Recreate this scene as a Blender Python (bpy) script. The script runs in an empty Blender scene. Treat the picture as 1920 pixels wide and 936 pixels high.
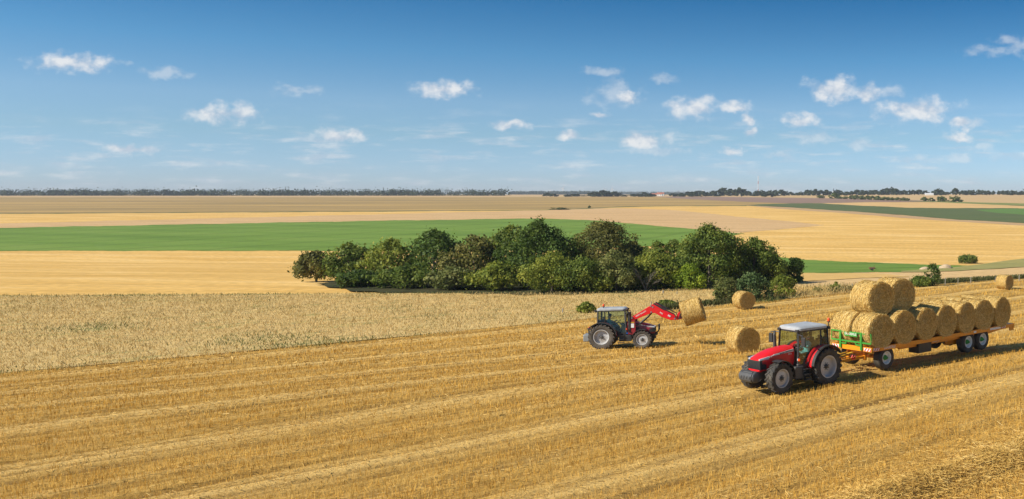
import bpy, math, random
import numpy as np
from mathutils import Vector, Matrix, Euler
R = math.radians
SC = bpy.context.scene
COL = SC.collection

# ------------------------------------------------------------------ camera
CAMZ, FPX, CX, CY = 8.0, 1800.0, 1560.0, 468.0
TILT = math.atan(103.0 / FPX)
cd = bpy.data.cameras.new('camera')
cam = bpy.data.objects.new('camera', cd); COL.objects.link(cam)
cam.location = (0, 0, CAMZ); cam.rotation_euler = (math.pi/2 - TILT, 0, 0)
cd.sensor_fit = 'HORIZONTAL'; cd.sensor_width = 36.0; cd.lens = FPX*36/1920
cd.shift_x = -(CX-960)/1920; cd.shift_y = 0
cd.clip_start = 0.5; cd.clip_end = 60000
SC.camera = cam

# ------------------------------------------------------------------ sky, clouds and sun
SUN_EL, SUN_A = R(37), R(31)
to_sun = Vector((-math.cos(SUN_A)*math.cos(SUN_EL), -math.sin(SUN_A)*math.cos(SUN_EL), math.sin(SUN_EL)))
SC.view_settings.view_transform = 'Standard'; SC.view_settings.look = 'None'
SC.view_settings.gamma = 1; SC.view_settings.use_curve_mapping = False
SC.view_settings.exposure = 0.60
SKY_STRENGTH = 0.105

sl = bpy.data.lights.new('sun', 'SUN'); sun = bpy.data.objects.new('sun', sl); COL.objects.link(sun)
sl.energy = 4.3; sl.angle = R(0.55); sl.color = (1.0, 0.925, 0.80)
sun.rotation_euler = to_sun.to_track_quat('Z', 'Y').to_euler()
sun.location = (-60, -40, 60)

W = bpy.data.worlds.new('World'); SC.world = W; W.use_nodes = True
def ramp_(nt, stops):
    r = nt.nodes.new('ShaderNodeValToRGB'); e = r.color_ramp.elements
    while len(e) < len(stops): e.new(.5)
    for i, (p, c) in enumerate(stops): e[i].position = p; e[i].color = (*c, 1)
    return r
def build_world():
    nt = W.node_tree; N = nt.nodes; L = nt.links
    N.clear()
    def nd(t, **k):
        n = N.new(t)
        for a, b in k.items(): setattr(n, a, b)
        return n
    def math_(op, a, b=None, c=None, clamp=False):
        n = nd('ShaderNodeMath', operation=op, use_clamp=clamp)
        for i, v in enumerate((a, b, c)):
            if v is None: continue
            if isinstance(v, (int, float)): n.inputs[i].default_value = v
            else: L.new(v, n.inputs[i])
        return n.outputs[0]
    tc = nd('ShaderNodeTexCoord')
    sep = nd('ShaderNodeSeparateXYZ'); L.new(tc.outputs['Generated'], sep.inputs[0])
    # the low sky in the photograph runs quickly from pale to deep blue: stretch the elevation looked up
    z2 = math_('MULTIPLY_ADD', sep.outputs[2], 2.3, 0.02)
    comb = nd('ShaderNodeCombineXYZ'); L.new(sep.outputs[0], comb.inputs[0]); L.new(sep.outputs[1], comb.inputs[1]); L.new(z2, comb.inputs[2])
    nrm = nd('ShaderNodeVectorMath', operation='NORMALIZE'); L.new(comb.outputs[0], nrm.inputs[0])
    sky = nd('ShaderNodeTexSky', sky_type='NISHITA'); sky.sun_disc = False
    sky.sun_elevation = SUN_EL; sky.sun_rotation = math.atan2(to_sun.x, to_sun.y)
    sky.altitude = 100; sky.air_density = 1.0; sky.dust_density = 0.6; sky.ozone_density = 1.6
    L.new(nrm.outputs[0], sky.inputs[0])
    hs = nd('ShaderNodeHueSaturation'); hs.inputs['Hue'].default_value = 0.493
    hs.inputs['Saturation'].default_value = 1.12; hs.inputs['Value'].default_value = 1.0
    L.new(sky.outputs[0], hs.inputs['Color'])
    # deep polarised blue high up, grey blue towards the horizon
    hz = math_('DIVIDE', sep.outputs[2], .5, clamp=True)
    tr_ = ramp_(nt, [(0, (.50,.60,.88)), (.022, (.56,.65,.86)), (.116, (.75,.80,.80)), (.178, (.86,.90,.89)), (.272, (.52,.83,.92)), (.388, (.19,.60,.80)), (.46, (.22,.55,.72)), (1, (.62,.66,.70))]); L.new(hz, tr_.inputs[0])
    tm = nd('ShaderNodeMix', data_type='RGBA', blend_type='MULTIPLY'); tm.inputs[0].default_value = 1; L.new(hs.outputs[0], tm.inputs[6]); L.new(tr_.outputs[0], tm.inputs[7])
    # direction coordinates u = x/y, v = z/y
    yy = math_('MAXIMUM', sep.outputs[1], 0.05)
    u = math_('DIVIDE', sep.outputs[0], yy); v = math_('DIVIDE', sep.outputs[2], yy)
    uv = nd('ShaderNodeCombineXYZ'); L.new(u, uv.inputs[0]); L.new(v, uv.inputs[1])
    front = math_('GREATER_THAN', sep.outputs[1], 0.2)
    def cloud_min(lst):
        out = None
        for (px, py, rx, ry) in lst:
            u0 = (px-CX)/FPX; v0 = (365-py)/FPX; a = rx*1.42/FPX; b = ry*1.40/FPX
            m = nd('ShaderNodeVectorMath', operation='MULTIPLY_ADD')
            L.new(uvw, m.inputs[0]); m.inputs[1].default_value = (1/a, 1/b, 0); m.inputs[2].default_value = (-u0/a, -v0/b, 0)
            ln = nd('ShaderNodeVectorMath', operation='LENGTH'); L.new(m.outputs[0], ln.inputs[0])
            out = ln.outputs['Value'] if out is None else math_('MINIMUM', out, ln.outputs['Value'])
        return out
    def noise(scale, detail, rough, sx=1, sy=1, off=(0, 0)):
        mp = nd('ShaderNodeMapping'); mp.inputs['Scale'].default_value = (sx, sy, 1); mp.inputs['Location'].default_value = (off[0], off[1], 0)
        L.new(uv.outputs[0], mp.inputs[0])
        n = nd('ShaderNodeTexNoise'); n.inputs['Scale'].default_value = scale; n.inputs['Detail'].default_value = detail
        n.inputs['Roughness'].default_value = rough; L.new(mp.outputs[0], n.inputs['Vector'])
        return n
    # warp
    wn = noise(55, 4, .6, 1, 1.5)
    ws = nd('ShaderNodeVectorMath', operation='SUBTRACT'); L.new(wn.outputs['Color'], ws.inputs[0]); ws.inputs[1].default_value = (.5, .5, .5)
    wm = nd('ShaderNodeVectorMath', operation='SCALE'); L.new(ws.outputs[0], wm.inputs[0]); wm.inputs['Scale'].default_value = .016
    wa = nd('ShaderNodeVectorMath', operation='ADD'); L.new(uv.outputs[0], wa.inputs[0]); L.new(wm.outputs[0], wa.inputs[1])
    wz = nd('ShaderNodeVectorMath', operation='MULTIPLY'); L.new(wa.outputs[0], wz.inputs[0]); wz.inputs[1].default_value = (1, 1, 0)
    uvw = wz.outputs[0]
    bright = [(1183,185,22,13),(1306,205,44,18),(1380,203,27,10),(1406,224,12,12),(1408,248,12,9),(1502,228,33,13),(1207,263,45,17),
              (1373,283,20,8),(1566,171,48,21),(1622,177,24,18),(1716,208,66,20),(1808,232,29,12),(1797,258,26,10),(1128,216,15,6),(1072,254,20,9),
              (150,120,70,16),(430,215,60,16),(640,255,45,12),(840,170,52,15),(960,235,30,9),(2010,150,50,18),(-80,230,60,16),(250,280,50,10)]
    faint = [(1155,178,42,22),(1248,148,22,9),(1230,284,62,8),(1667,174,20,10),(1835,276,18,8),(1532,258,38,12),(1612,270,32,10),(1462,291,32,8),(1862,97,46,9),
             (1886,80,24,9),(1914,92,24,18),(1900,294,45,8),(1700,300,40,6),(1135,136,30,8),(1800,297,30,8),(560,170,40,9),(320,140,40,10)]
    fb = noise(52, 8, .56, 1, 1.3)
    fb2 = noise(52, 8, .56, 1, 1.3, (.004, -.013))
    n0 = math_('SUBTRACT', fb.outputs['Fac'], .5)
    def dens(lst, gain, nz):
        m = cloud_min(lst)
        d = math_('SUBTRACT', 1.0, m)
        d = math_('ADD', d, math_('MULTIPLY', n0, nz))
        mr = nd('ShaderNodeMapRange', interpolation_type='SMOOTHSTEP'); L.new(d, mr.inputs[0])
        mr.inputs['From Min'].default_value = -.05; mr.inputs['From Max'].default_value = .95
        mr.inputs['To Min'].default_value = 0; mr.inputs['To Max'].default_value = gain
        return mr.outputs[0]
    al = math_('MAXIMUM', dens(bright, .84, 1.9), dens(faint, .36, 2.3))
    # low thin streaks
    st = noise(16, 7, .6, 1, 7)
    sm = nd('ShaderNodeMapRange', interpolation_type='SMOOTHSTEP'); L.new(st.outputs['Fac'], sm.inputs[0])
    sm.inputs['From Min'].default_value = .47; sm.inputs['From Max'].default_value = .72; sm.inputs['To Max'].default_value = .50
    bnd = nd('ShaderNodeMapRange', interpolation_type='SMOOTHSTEP'); L.new(v, bnd.inputs[0])
    bnd.inputs['From Min'].default_value = .102; bnd.inputs['From Max'].default_value = .045
    al = math_('MAXIMUM', al, math_('MULTIPLY', sm.outputs[0], bnd.outputs[0]))
    al = math_('MULTIPLY', al, front)
    # lit tops, greyer undersides: density falling away towards the sun reads as a lit side
    df = math_('SUBTRACT', fb.outputs['Fac'], fb2.outputs['Fac'])
    lit = math_('MULTIPLY_ADD', df, 3.8, .52, clamp=True)
    cc = nd('ShaderNodeMix', data_type='RGBA'); L.new(lit, cc.inputs[0])
    cc.inputs[6].default_value = (3.6, 4.0, 4.6, 1); cc.inputs[7].default_value = (5.7, 5.65, 5.6, 1)
    fin = nd('ShaderNodeMix', data_type='RGBA'); L.new(al, fin.inputs[0]); L.new(tm.outputs[2], fin.inputs[6]); L.new(cc.outputs[2], fin.inputs[7])
    bg = nd('ShaderNodeBackground'); bg.inputs[1].default_value = SKY_STRENGTH; L.new(fin.outputs[2], bg.inputs[0])
    out = nd('ShaderNodeOutputWorld'); L.new(bg.outputs[0], out.inputs[0])
build_world()
SC.cycles.use_denoising = True
SC.cycles.max_bounces = 6; SC.cycles.transparent_max_bounces = 12; SC.cycles.volume_bounces = 0

# ------------------------------------------------------------------ terrain heights
FAR_Y = np.array([-200, 95, 105, 150, 190, 230, 300, 400, 520, 650, 800, 1000, 1500, 2000, 4000, 12000, 40000.])
FAR_R = np.array([0, 0, -.12, -2.3, -4.3, -6.1, -5.7, -4.3, -2.9, -1.5, .3, 2.9, 9.1, 11.1, 11.4, 11.5, 11.5])
FAR_L = np.array([0, 0, -.12, -2.3, -4.3, -6.1, -5.7, -4.3, -2.9, -1.5, .3, 2.9, 6.9, 8.9, 10.2, 10.9, 11.2])
def pchip_slopes(x, y):
    h = np.diff(x); d = np.diff(y)/h
    m = np.zeros_like(y)
    for i in range(1, len(x)-1):
        if d[i-1]*d[i] > 0:
            w1 = 2*h[i]+h[i-1]; w2 = h[i]+2*h[i-1]
            m[i] = (w1+w2)/(w1/d[i-1]+w2/d[i])
    return m
MR_, ML_ = pchip_slopes(FAR_Y, FAR_R), pchip_slopes(FAR_Y, FAR_L)
def pchip(x, y, m, q):
    q = np.clip(q, x[0], x[-1]-1e-6)
    i = np.clip(np.searchsorted(x, q, side='right')-1, 0, len(x)-2)
    h = x[i+1]-x[i]; t = (q-x[i])/h
    return ((1+2*t)*(1-t)**2*y[i] + t*(1-t)**2*h*m[i] + t*t*(3-2*t)*y[i+1] + t*t*(t-1)*h*m[i+1])
def ground(X, Y):
    X = np.asarray(X, float); Y = np.asarray(Y, float)
    t = (Y-46) - .35*X
    sp = np.where(t > 20, t, 2.0*np.log1p(np.exp(np.clip(t, -60, 40)/2.0)))
    near = -1.9*(1-np.exp(-sp/16))
    s = np.clip((X/np.maximum(Y, 1)+.16)/.26, 0, 1); s = s*s*(3-2*s)
    fr = pchip(FAR_Y, FAR_R, MR_, Y); fl = pchip(FAR_Y, FAR_L, ML_, Y)
    return near + fl*(1-s) + fr*s
TS = np.concatenate([np.linspace(12, 130, 500), np.geomspace(130.5, 9000, 900)])
def at(px, py):
    """world points on the terrain seen at pixels (arrays)"""
    px = np.atleast_1d(np.asarray(px, float)); py = np.atleast_1d(np.asarray(py, float))
    a = (px-CX)/FPX; b = (py-CY)/FPX
    dy = math.cos(TILT) - b*math.sin(TILT); dz = -math.sin(TILT) - b*math.cos(TILT)
    k = a/dy; m = dz/dy
    f = CAMZ + m[:, None]*TS[None] - ground(k[:, None]*TS[None], np.broadcast_to(TS[None], (len(px), len(TS))))
    hit = f <= 0
    i = np.where(hit.any(1), hit.argmax(1), len(TS)-1); i = np.maximum(i, 1)
    r = np.arange(len(px)); f0 = f[r, i-1]; f1 = f[r, i]
    w = np.clip(f0/(f0-f1+1e-12), 0, 1)
    Y = TS[i-1]+(TS[i]-TS[i-1])*w
    return np.stack([k*Y, Y, ground(k*Y, Y)], 1)
def at1(px, py):
    p = at([px], [py])[0]; return Vector(p)
def px_at(px, Y, py=None):
    """point at a pixel column and a depth, on the ground"""
    X = (px-CX)/FPX*Y
    return Vector((X, Y, float(ground(X, Y))))
def z_at(py, Y):
    return CAMZ + Y*(365-py)/FPX

# ------------------------------------------------------------------ helpers
def tag(o, label=None, cat=None, group=None, kind=None):
    if label: o['label'] = label
    if cat: o['category'] = cat
    if group: o['group'] = group
    if kind: o['kind'] = kind
    return o
def empty(name, loc=(0, 0, 0), rot=(0, 0, 0), label=None, cat=None, group=None, parent=None, scale=1):
    o = bpy.data.objects.new(name, None); COL.objects.link(o); o.empty_display_size = .3
    o.location = loc; o.rotation_euler = rot; o.scale = (scale,)*3
    if parent: o.parent = parent
    return tag(o, label, cat, group)
def np_mesh(name, verts, faces, smooth=False):
    """faces: (n,k) int array"""
    me = bpy.data.meshes.new(name)
    verts = np.ascontiguousarray(verts, np.float32); faces = np.ascontiguousarray(faces, np.int32)
    n, k = faces.shape
    me.vertices.add(len(verts)); me.vertices.foreach_set('co', verts.ravel())
    me.loops.add(n*k); me.loops.foreach_set('vertex_index', faces.ravel())
    me.polygons.add(n); me.polygons.foreach_set('loop_start', np.arange(0, n*k, k, dtype=np.int32))
    if smooth: me.polygons.foreach_set('use_smooth', np.ones(n, bool))
    me.update(calc_edges=True); me.validate()
    return me
def link(name, me, mats=None, parent=None, loc=None):
    o = bpy.data.objects.new(name, me); COL.objects.link(o)
    if mats is not None:
        for m in (mats if isinstance(mats, (list, tuple)) else [mats]): me.materials.append(m)
    if parent: o.parent = parent
    if loc is not None: o.location = loc
    return o
def copy_tree(o, parent=None):
    c = o.copy(); COL.objects.link(c)
    c.parent = parent
    for ch in list(o.children): copy_tree(ch, c)
    return c

class MB:
    def __init__(s): s.v = []; s.f = []; s.m = []; s.mi = 0
    def add(s, vs, fs, M=None):
        b = len(s.v)
        for p in vs:
            p = Vector(p)
            s.v.append(M @ p if M is not None else p)
        for f in fs: s.f.append([b+i for i in f]); s.m.append(s.mi)
        return s
    def box(s, c, d, rot=None, M=None):
        x, y, z = d[0]/2, d[1]/2, d[2]/2
        T = Matrix.Translation(c)
        if rot is not None: T = T @ Euler(rot).to_matrix().to_4x4()
        if M is not None: T = M @ T
        vs = [(a*x, b*y, e*z) for a in (-1, 1) for b in (-1, 1) for e in (-1, 1)]
        fs = [(0,1,3,2),(4,6,7,5),(0,4,5,1),(2,3,7,6),(0,2,6,4),(1,5,7,3)]
        return s.add(vs, fs, T)
    def bar(s, a, b, w, h=None, roll=0):
        a = Vector(a); b = Vector(b); d = b-a
        q = d.to_track_quat('Y', 'Z')
        M = Matrix.Translation((a+b)/2) @ q.to_matrix().to_4x4() @ Matrix.Rotation(roll, 4, 'Y')
        return s.box((0, 0, 0), (w, d.length, h or w), M=M)
    def tube(s, pts, r, n=8, cap=True):
        pts = [Vector(p) for p in pts]; rs = r if isinstance(r, (list, tuple)) else [r]*len(pts)
        vs = []; fs = []
        up = Vector((0, 0, 1))
        for i, p in enumerate(pts):
            d = (pts[min(i+1, len(pts)-1)]-pts[max(i-1, 0)]).normalized()
            ref = up if abs(d.z) < .95 else Vector((1, 0, 0))
            a = d.cross(ref).normalized(); b = a.cross(d).normalized()
            for k in range(n):
                t = 2*math.pi*k/n
                vs.append(p+(a*math.cos(t)+b*math.sin(t))*rs[i])
        for i in range(len(pts)-1):
            for k in range(n):
                fs.append((i*n+k, i*n+(k+1) % n, (i+1)*n+(k+1) % n, (i+1)*n+k))
        if cap:
            fs.append(tuple(range(n))[::-1]); fs.append(tuple((len(pts)-1)*n+k for k in range(n)))
        return s.add(vs, fs)
    def lathe(s, prof, n=32, M=None):
        """prof: (r, y) revolved about Y"""
        vs = []; fs = []
        for r, y in prof:
            for k in range(n):
                t = 2*math.pi*k/n
                vs.append((r*math.sin(t), y, r*math.cos(t)))
        for i in range(len(prof)-1):
            for k in range(n):
                fs.append((i*n+k, (i+1)*n+k, (i+1)*n+(k+1) % n, i*n+(k+1) % n))
        return s.add(vs, fs, M)
    def prism(s, poly, y0, y1, M=None):
        """poly (x,z) extruded along y"""
        n = len(poly)
        vs = [(x, y0, z) for x, z in poly]+[(x, y1, z) for x, z in poly]
        fs = [tuple(range(n)), tuple(range(2*n-1, n-1, -1))]+[(i, n+i, n+(i+1) % n, (i+1) % n) for i in range(n)]
        return s.add(vs, fs, M)
    def loft(s, secs, cap=True):
        n = len(secs[0]); vs = [p for c in secs for p in c]; fs = []
        for i in range(len(secs)-1):
            for k in range(n):
                fs.append((i*n+k, i*n+(k+1) % n, (i+1)*n+(k+1) % n, (i+1)*n+k))
        if cap:
            fs.append(tuple(range(n))[::-1]); fs.append(tuple((len(secs)-1)*n+k for k in range(n)))
        return s.add(vs, fs)
    def mesh(s, name, smooth=None):
        me = bpy.data.meshes.new(name)
        me.from_pydata([tuple(p) for p in s.v], [], s.f)
        if any(s.m): me.polygons.foreach_set('material_index', s.m)
        import bmesh
        bm = bmesh.new(); bm.from_mesh(me); bmesh.ops.recalc_face_normals(bm, faces=bm.faces); bm.to_mesh(me); bm.free()
        if smooth is not None:
            me.polygons.foreach_set('use_smooth', [True]*len(me.polygons))
            me.set_sharp_from_angle(angle=R(smooth))
        me.update()
        return me
    def build(s, name, mats, parent=None, smooth=None, bevel=0, loc=None):
        o = link(name, s.mesh(name, smooth), mats, parent, loc)
        if bevel:
            b = o.modifiers.new('bevel', 'BEVEL'); b.width = bevel; b.segments = 2; b.limit_method = 'ANGLE'; b.angle_limit = R(35)
            b.harden_normals = False
        return o

# ------------------------------------------------------------------ materials
def new_mat(name):
    m = bpy.data.materials.new(name); m.use_nodes = True
    nt = m.node_tree; nt.nodes.clear()
    o = nt.nodes.new('ShaderNodeOutputMaterial'); b = nt.nodes.new('ShaderNodeBsdfPrincipled')
    nt.links.new(b.outputs[0], o.inputs[0])
    return m, nt, b, o
def ramp(nt, stops, interp='LINEAR'):
    r = nt.nodes.new('ShaderNodeValToRGB'); r.color_ramp.interpolation = interp
    e = r.color_ramp.elements
    while len(e) < len(stops): e.new(.5)
    for i, (p, c) in enumerate(stops): e[i].position = p; e[i].color = (*c, 1)
    return r
def pmat(name, col, rough=.55, metal=0, col2=None, nscale=4, amount=1, bump=0, bscale=30, coat=0, spec=None):
    m, nt, b, o = new_mat(name); N, L = nt.nodes, nt.links
    b.inputs['Roughness'].default_value = rough; b.inputs['Metallic'].default_value = metal
    b.inputs['Coat Weight'].default_value = coat; b.inputs['Coat Roughness'].default_value = .1
    if spec is not None: b.inputs['Specular IOR Level'].default_value = spec
    tc = N.new('ShaderNodeTexCoord')
    c2 = col2 or tuple(x*.78 for x in col)
    n = N.new('ShaderNodeTexNoise'); n.inputs['Scale'].default_value = nscale; n.inputs['Detail'].default_value = 6; n.inputs['Roughness'].default_value = .65
    L.new(tc.outputs['Object'], n.inputs['Vector'])
    r = ramp(nt, [(.35, col), (.70, c2)]); L.new(n.outputs['Fac'], r.inputs[0]); L.new(r.outputs[0], b.inputs['Base Color'])
    if bump:
        n2 = N.new('ShaderNodeTexNoise'); n2.inputs['Scale'].default_value = bscale; n2.inputs['Detail'].default_value = 5
        L.new(tc.outputs['Object'], n2.inputs['Vector'])
        bp = N.new('ShaderNodeBump'); bp.inputs['Strength'].default_value = bump; bp.inputs['Distance'].default_value = .02
        L.new(n2.outputs['Fac'], bp.inputs['Height']); L.new(bp.outputs[0], b.inputs['Normal'])
    return m
def island_mat(name, stops, rough=.7, transl=0, spec=.2, clump=None):
    """colour varies from one loose piece (leaf, straw) to the next, and slowly over the object"""
    m, nt, b, o = new_mat(name); N, L = nt.nodes, nt.links
    g = N.new('ShaderNodeNewGeometry')
    fac = g.outputs['Random Per Island']
    if clump:
        tc = N.new('ShaderNodeTexCoord'); n = N.new('ShaderNodeTexNoise'); n.inputs['Scale'].default_value = clump; n.inputs['Detail'].default_value = 3
        L.new(tc.outputs['Object'], n.inputs['Vector'])
        mr = N.new('ShaderNodeMapRange'); mr.inputs['From Min'].default_value = .3; mr.inputs['From Max'].default_value = .7
        L.new(n.outputs['Fac'], mr.inputs[0])
        mx = N.new('ShaderNodeMix'); mx.inputs[0].default_value = .55; L.new(fac, mx.inputs[2]); L.new(mr.outputs[0], mx.inputs[3]); fac = mx.outputs[0]
    r = ramp(nt, stops); L.new(fac, r.inputs[0]); L.new(r.outputs[0], b.inputs['Base Color'])
    b.inputs['Roughness'].default_value = rough; b.inputs['Specular IOR Level'].default_value = spec
    if transl:
        t = N.new('ShaderNodeBsdfTranslucent'); L.new(r.outputs[0], t.inputs[0])
        mx = N.new('ShaderNodeMixShader'); mx.inputs[0].default_value = transl
        L.new(b.outputs[0], mx.inputs[1]); L.new(t.outputs[0], mx.inputs[2]); L.new(mx.outputs[0], o.inputs[0])
    return m
def field_mat(name, c1, c2, c3=None, direction=0., scale=.01, streak=14, rough=.9, fine=.25, tram=0., tdir=None):
    """a distant field: patches and streaks drawn out along its working direction"""
    m, nt, b, o = new_mat(name); N, L = nt.nodes, nt.links
    b.inputs['Roughness'].default_value = rough; b.inputs['Specular IOR Level'].default_value = .1
    g = N.new('ShaderNodeNewGeometry')
    mp = N.new('ShaderNodeMapping'); mp.inputs['Rotation'].default_value = (0, 0, -direction)
    L.new(g.outputs['Position'], mp.inputs[0])
    mp2 = N.new('ShaderNodeMapping'); mp2.inputs['Scale'].default_value = (1, streak, 1); L.new(mp.outputs[0], mp2.inputs[0])
    n = N.new('ShaderNodeTexNoise'); n.inputs['Scale'].default_value = scale; n.inputs['Detail'].default_value = 6; n.inputs['Roughness'].default_value = .6
    L.new(mp2.outputs[0], n.inputs['Vector'])
    r = ramp(nt, [(.36, c1), (.52, c2), (.68, c3 or c1)]); L.new(n.outputs['Fac'], r.inputs[0])
    n2 = N.new('ShaderNodeTexNoise'); n2.inputs['Scale'].default_value = .9; n2.inputs['Detail'].default_value = 4; L.new(mp.outputs[0], n2.inputs['Vector'])
    mx = N.new('ShaderNodeMix'); mx.data_type = 'RGBA'; mx.blend_type = 'MULTIPLY'; mx.inputs[0].default_value = fine
    rr = ramp(nt, [(.3, (.55, .55, .55)), (.7, (1.3, 1.3, 1.3))]); L.new(n2.outputs['Fac'], rr.inputs[0])
    L.new(r.outputs[0], mx.inputs[6]); L.new(rr.outputs[0], mx.inputs[7]); src = mx.outputs[2]
    if tram:     # wheel lines of the sprayer, every 24 m
        mt = N.new('ShaderNodeMapping'); mt.inputs['Rotation'].default_value = (0, 0, -(direction if tdir is None else tdir)); L.new(g.outputs['Position'], mt.inputs[0])
        sx = N.new('ShaderNodeSeparateXYZ'); L.new(mt.outputs[0], sx.inputs[0])
        def mth(op, a, bb):
            q = N.new('ShaderNodeMath'); q.operation = op
            L.new(a, q.inputs[0]); q.inputs[1].default_value = bb; return q.outputs[0]
        nz = N.new('ShaderNodeTexNoise'); nz.inputs['Scale'].default_value = .012; L.new(g.outputs['Position'], nz.inputs['Vector'])
        ad = N.new('ShaderNodeMath'); ad.operation = 'ADD'; L.new(mth('DIVIDE', sx.outputs[1], 24.), ad.inputs[0]); L.new(mth('MULTIPLY', nz.outputs['Fac'], .5), ad.inputs[1])
        fr = mth('FRACT', ad.outputs[0], 0); pp = mth('PINGPONG', mth('SUBTRACT', fr, .5), .08); ln = mth('LESS_THAN', mth('ABSOLUTE', mth('SUBTRACT', pp, .04), 0), .016)
        wn = mth('LESS_THAN', mth('ABSOLUTE', mth('SUBTRACT', fr, .5), 0), .10)
        k = N.new('ShaderNodeMath'); k.operation = 'MULTIPLY'; L.new(ln, k.inputs[0]); L.new(wn, k.inputs[1])
        mt2 = N.new('ShaderNodeMix'); mt2.data_type = 'RGBA'; mt2.blend_type = 'MULTIPLY'; L.new(mth('MULTIPLY', k.outputs[0], tram), mt2.inputs[0]); L.new(src, mt2.inputs[6]); mt2.inputs[7].default_value = (.35, .33, .3, 1); src = mt2.outputs[2]
    L.new(src, b.inputs['Base Color'])
    return m
def glass_mat(name, tint, gl=.09, dens=.0):
    m, nt, b, o = new_mat(name); N, L = nt.nodes, nt.links
    N.remove(b)
    t = N.new('ShaderNodeBsdfTransparent'); t.inputs[0].default_value = (*tint, 1)
    g = N.new('ShaderNodeBsdfGlossy'); g.inputs[1 if 'Roughness' not in g.inputs else 'Roughness'].default_value = .03
    f = N.new('ShaderNodeFresnel'); f.inputs[0].default_value = 1.5
    mx = N.new('ShaderNodeMixShader'); L.new(f.outputs[0], mx.inputs[0]); L.new(t.outputs[0], mx.inputs[1]); L.new(g.outputs[0], mx.inputs[2])
    L.new(mx.outputs[0], o.inputs[0])
    return m

M_RED = pmat('red_paint', (.74, .004, .012), .40, col2=(.60, .022, .020), nscale=2.6, coat=.2, spec=.35)
M_DKRED = pmat('dark_red', (.30, .008, .020), .38, col2=(.25, .012, .018), nscale=3, coat=.4)  # deeper red, for the body of the loader tractor
M_BLACK = pmat('black_plastic', (.022, .022, .024), .5, col2=(.045, .042, .038))
M_DKGREY = pmat('dark_grey_metal', (.055, .056, .06), .5, col2=(.09, .085, .075), nscale=5)
M_WEIGHT = pmat('cast_grey_weight', (.060, .063, .070), .5, col2=(.085, .082, .078), nscale=4)
M_GREYWEIGHT = pmat('pale_grey_weight', (.26, .28, .29), .5, col2=(.2, .21, .21))
M_ROOF = pmat('cab_roof_grey', (.44, .465, .49), .45, col2=(.33, .34, .34), nscale=2.5)
M_RIM = pmat('silver_rim', (.55, .56, .58), .45, .15, col2=(.42, .40, .37), nscale=3)
M_WHITE = pmat('white_paint', (.78, .78, .77), .45, col2=(.68, .67, .64))
M_RUBBER = pmat('tyre_rubber', (.022, .021, .021), .75, col2=(.095, .082, .062), nscale=3.0, bump=.2)
M_RUBBERD = pmat('dusty_tyre_rubber', (.060, .052, .045), .8, col2=(.12, .10, .075), nscale=3, bump=.2)
M_ORANGE = pmat('orange_paint', (.76, .285, .005), .42, col2=(.64, .225, .008), nscale=2.5, coat=.2)
M_YELLOW = pmat('yellow_paint', (.68, .40, .02), .45, col2=(.5, .3, .03))
M_GREEN = pmat('green_paint', (.045, .30, .035), .42, col2=(.035, .23, .03), nscale=3, coat=.2)
M_STICK = pmat('sticker_red', (.55, .02, .02), .45)
M_AMBER = pmat('amber_lens', (.85, .10, .01), .25)
M_BLUE = pmat('blue_cap', (.02, .12, .5), .4)
M_LIGHT = pmat('lamp_lens', (.75, .77, .8), .15, .3)
M_STEEL = pmat('bare_steel', (.4, .4, .41), .35, .8)
M_SEAT = pmat('seat_fabric', (.05, .055, .06), .85)
M_BEIGE = pmat('cab_lining', (.23, .22, .15), .7)
M_GLASS = glass_mat('tinted_glass', (.68, .79, .70))
M_SKIN = pmat('skin', (.50, .26, .17), .5)
M_SHIRT = pmat('turquoise_cloth', (.16, .50, .60), .85)
M_TROUS = pmat('dark_blue_cloth', (.03, .05, .10), .85)
M_HAIR = pmat('dark_hair', (.025, .017, .012), .7)
M_BARK = pmat('bark', (.10, .075, .055), .9, col2=(.17, .14, .11), nscale=3, bump=.5, bscale=12)
M_PALEBARK = pmat('pale_dead_bark', (.17, .15, .12), .9, col2=(.11, .095, .075), nscale=3)
M_POST = pmat('weathered_post', (.30, .27, .22), .9, col2=(.2, .18, .15))
M_CONC = pmat('pale_concrete', (.70, .72, .74), .7, col2=(.6, .62, .63), nscale=.2)
M_TILE = pmat('red_roof_tile', (.42, .14, .08), .8, nscale=1)
M_SLATE = pmat('dark_slate', (.10, .11, .13), .7, nscale=1)
M_RUST = pmat('rusty_iron', (.22, .09, .045), .85, col2=(.12, .06, .04), nscale=2)

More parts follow.
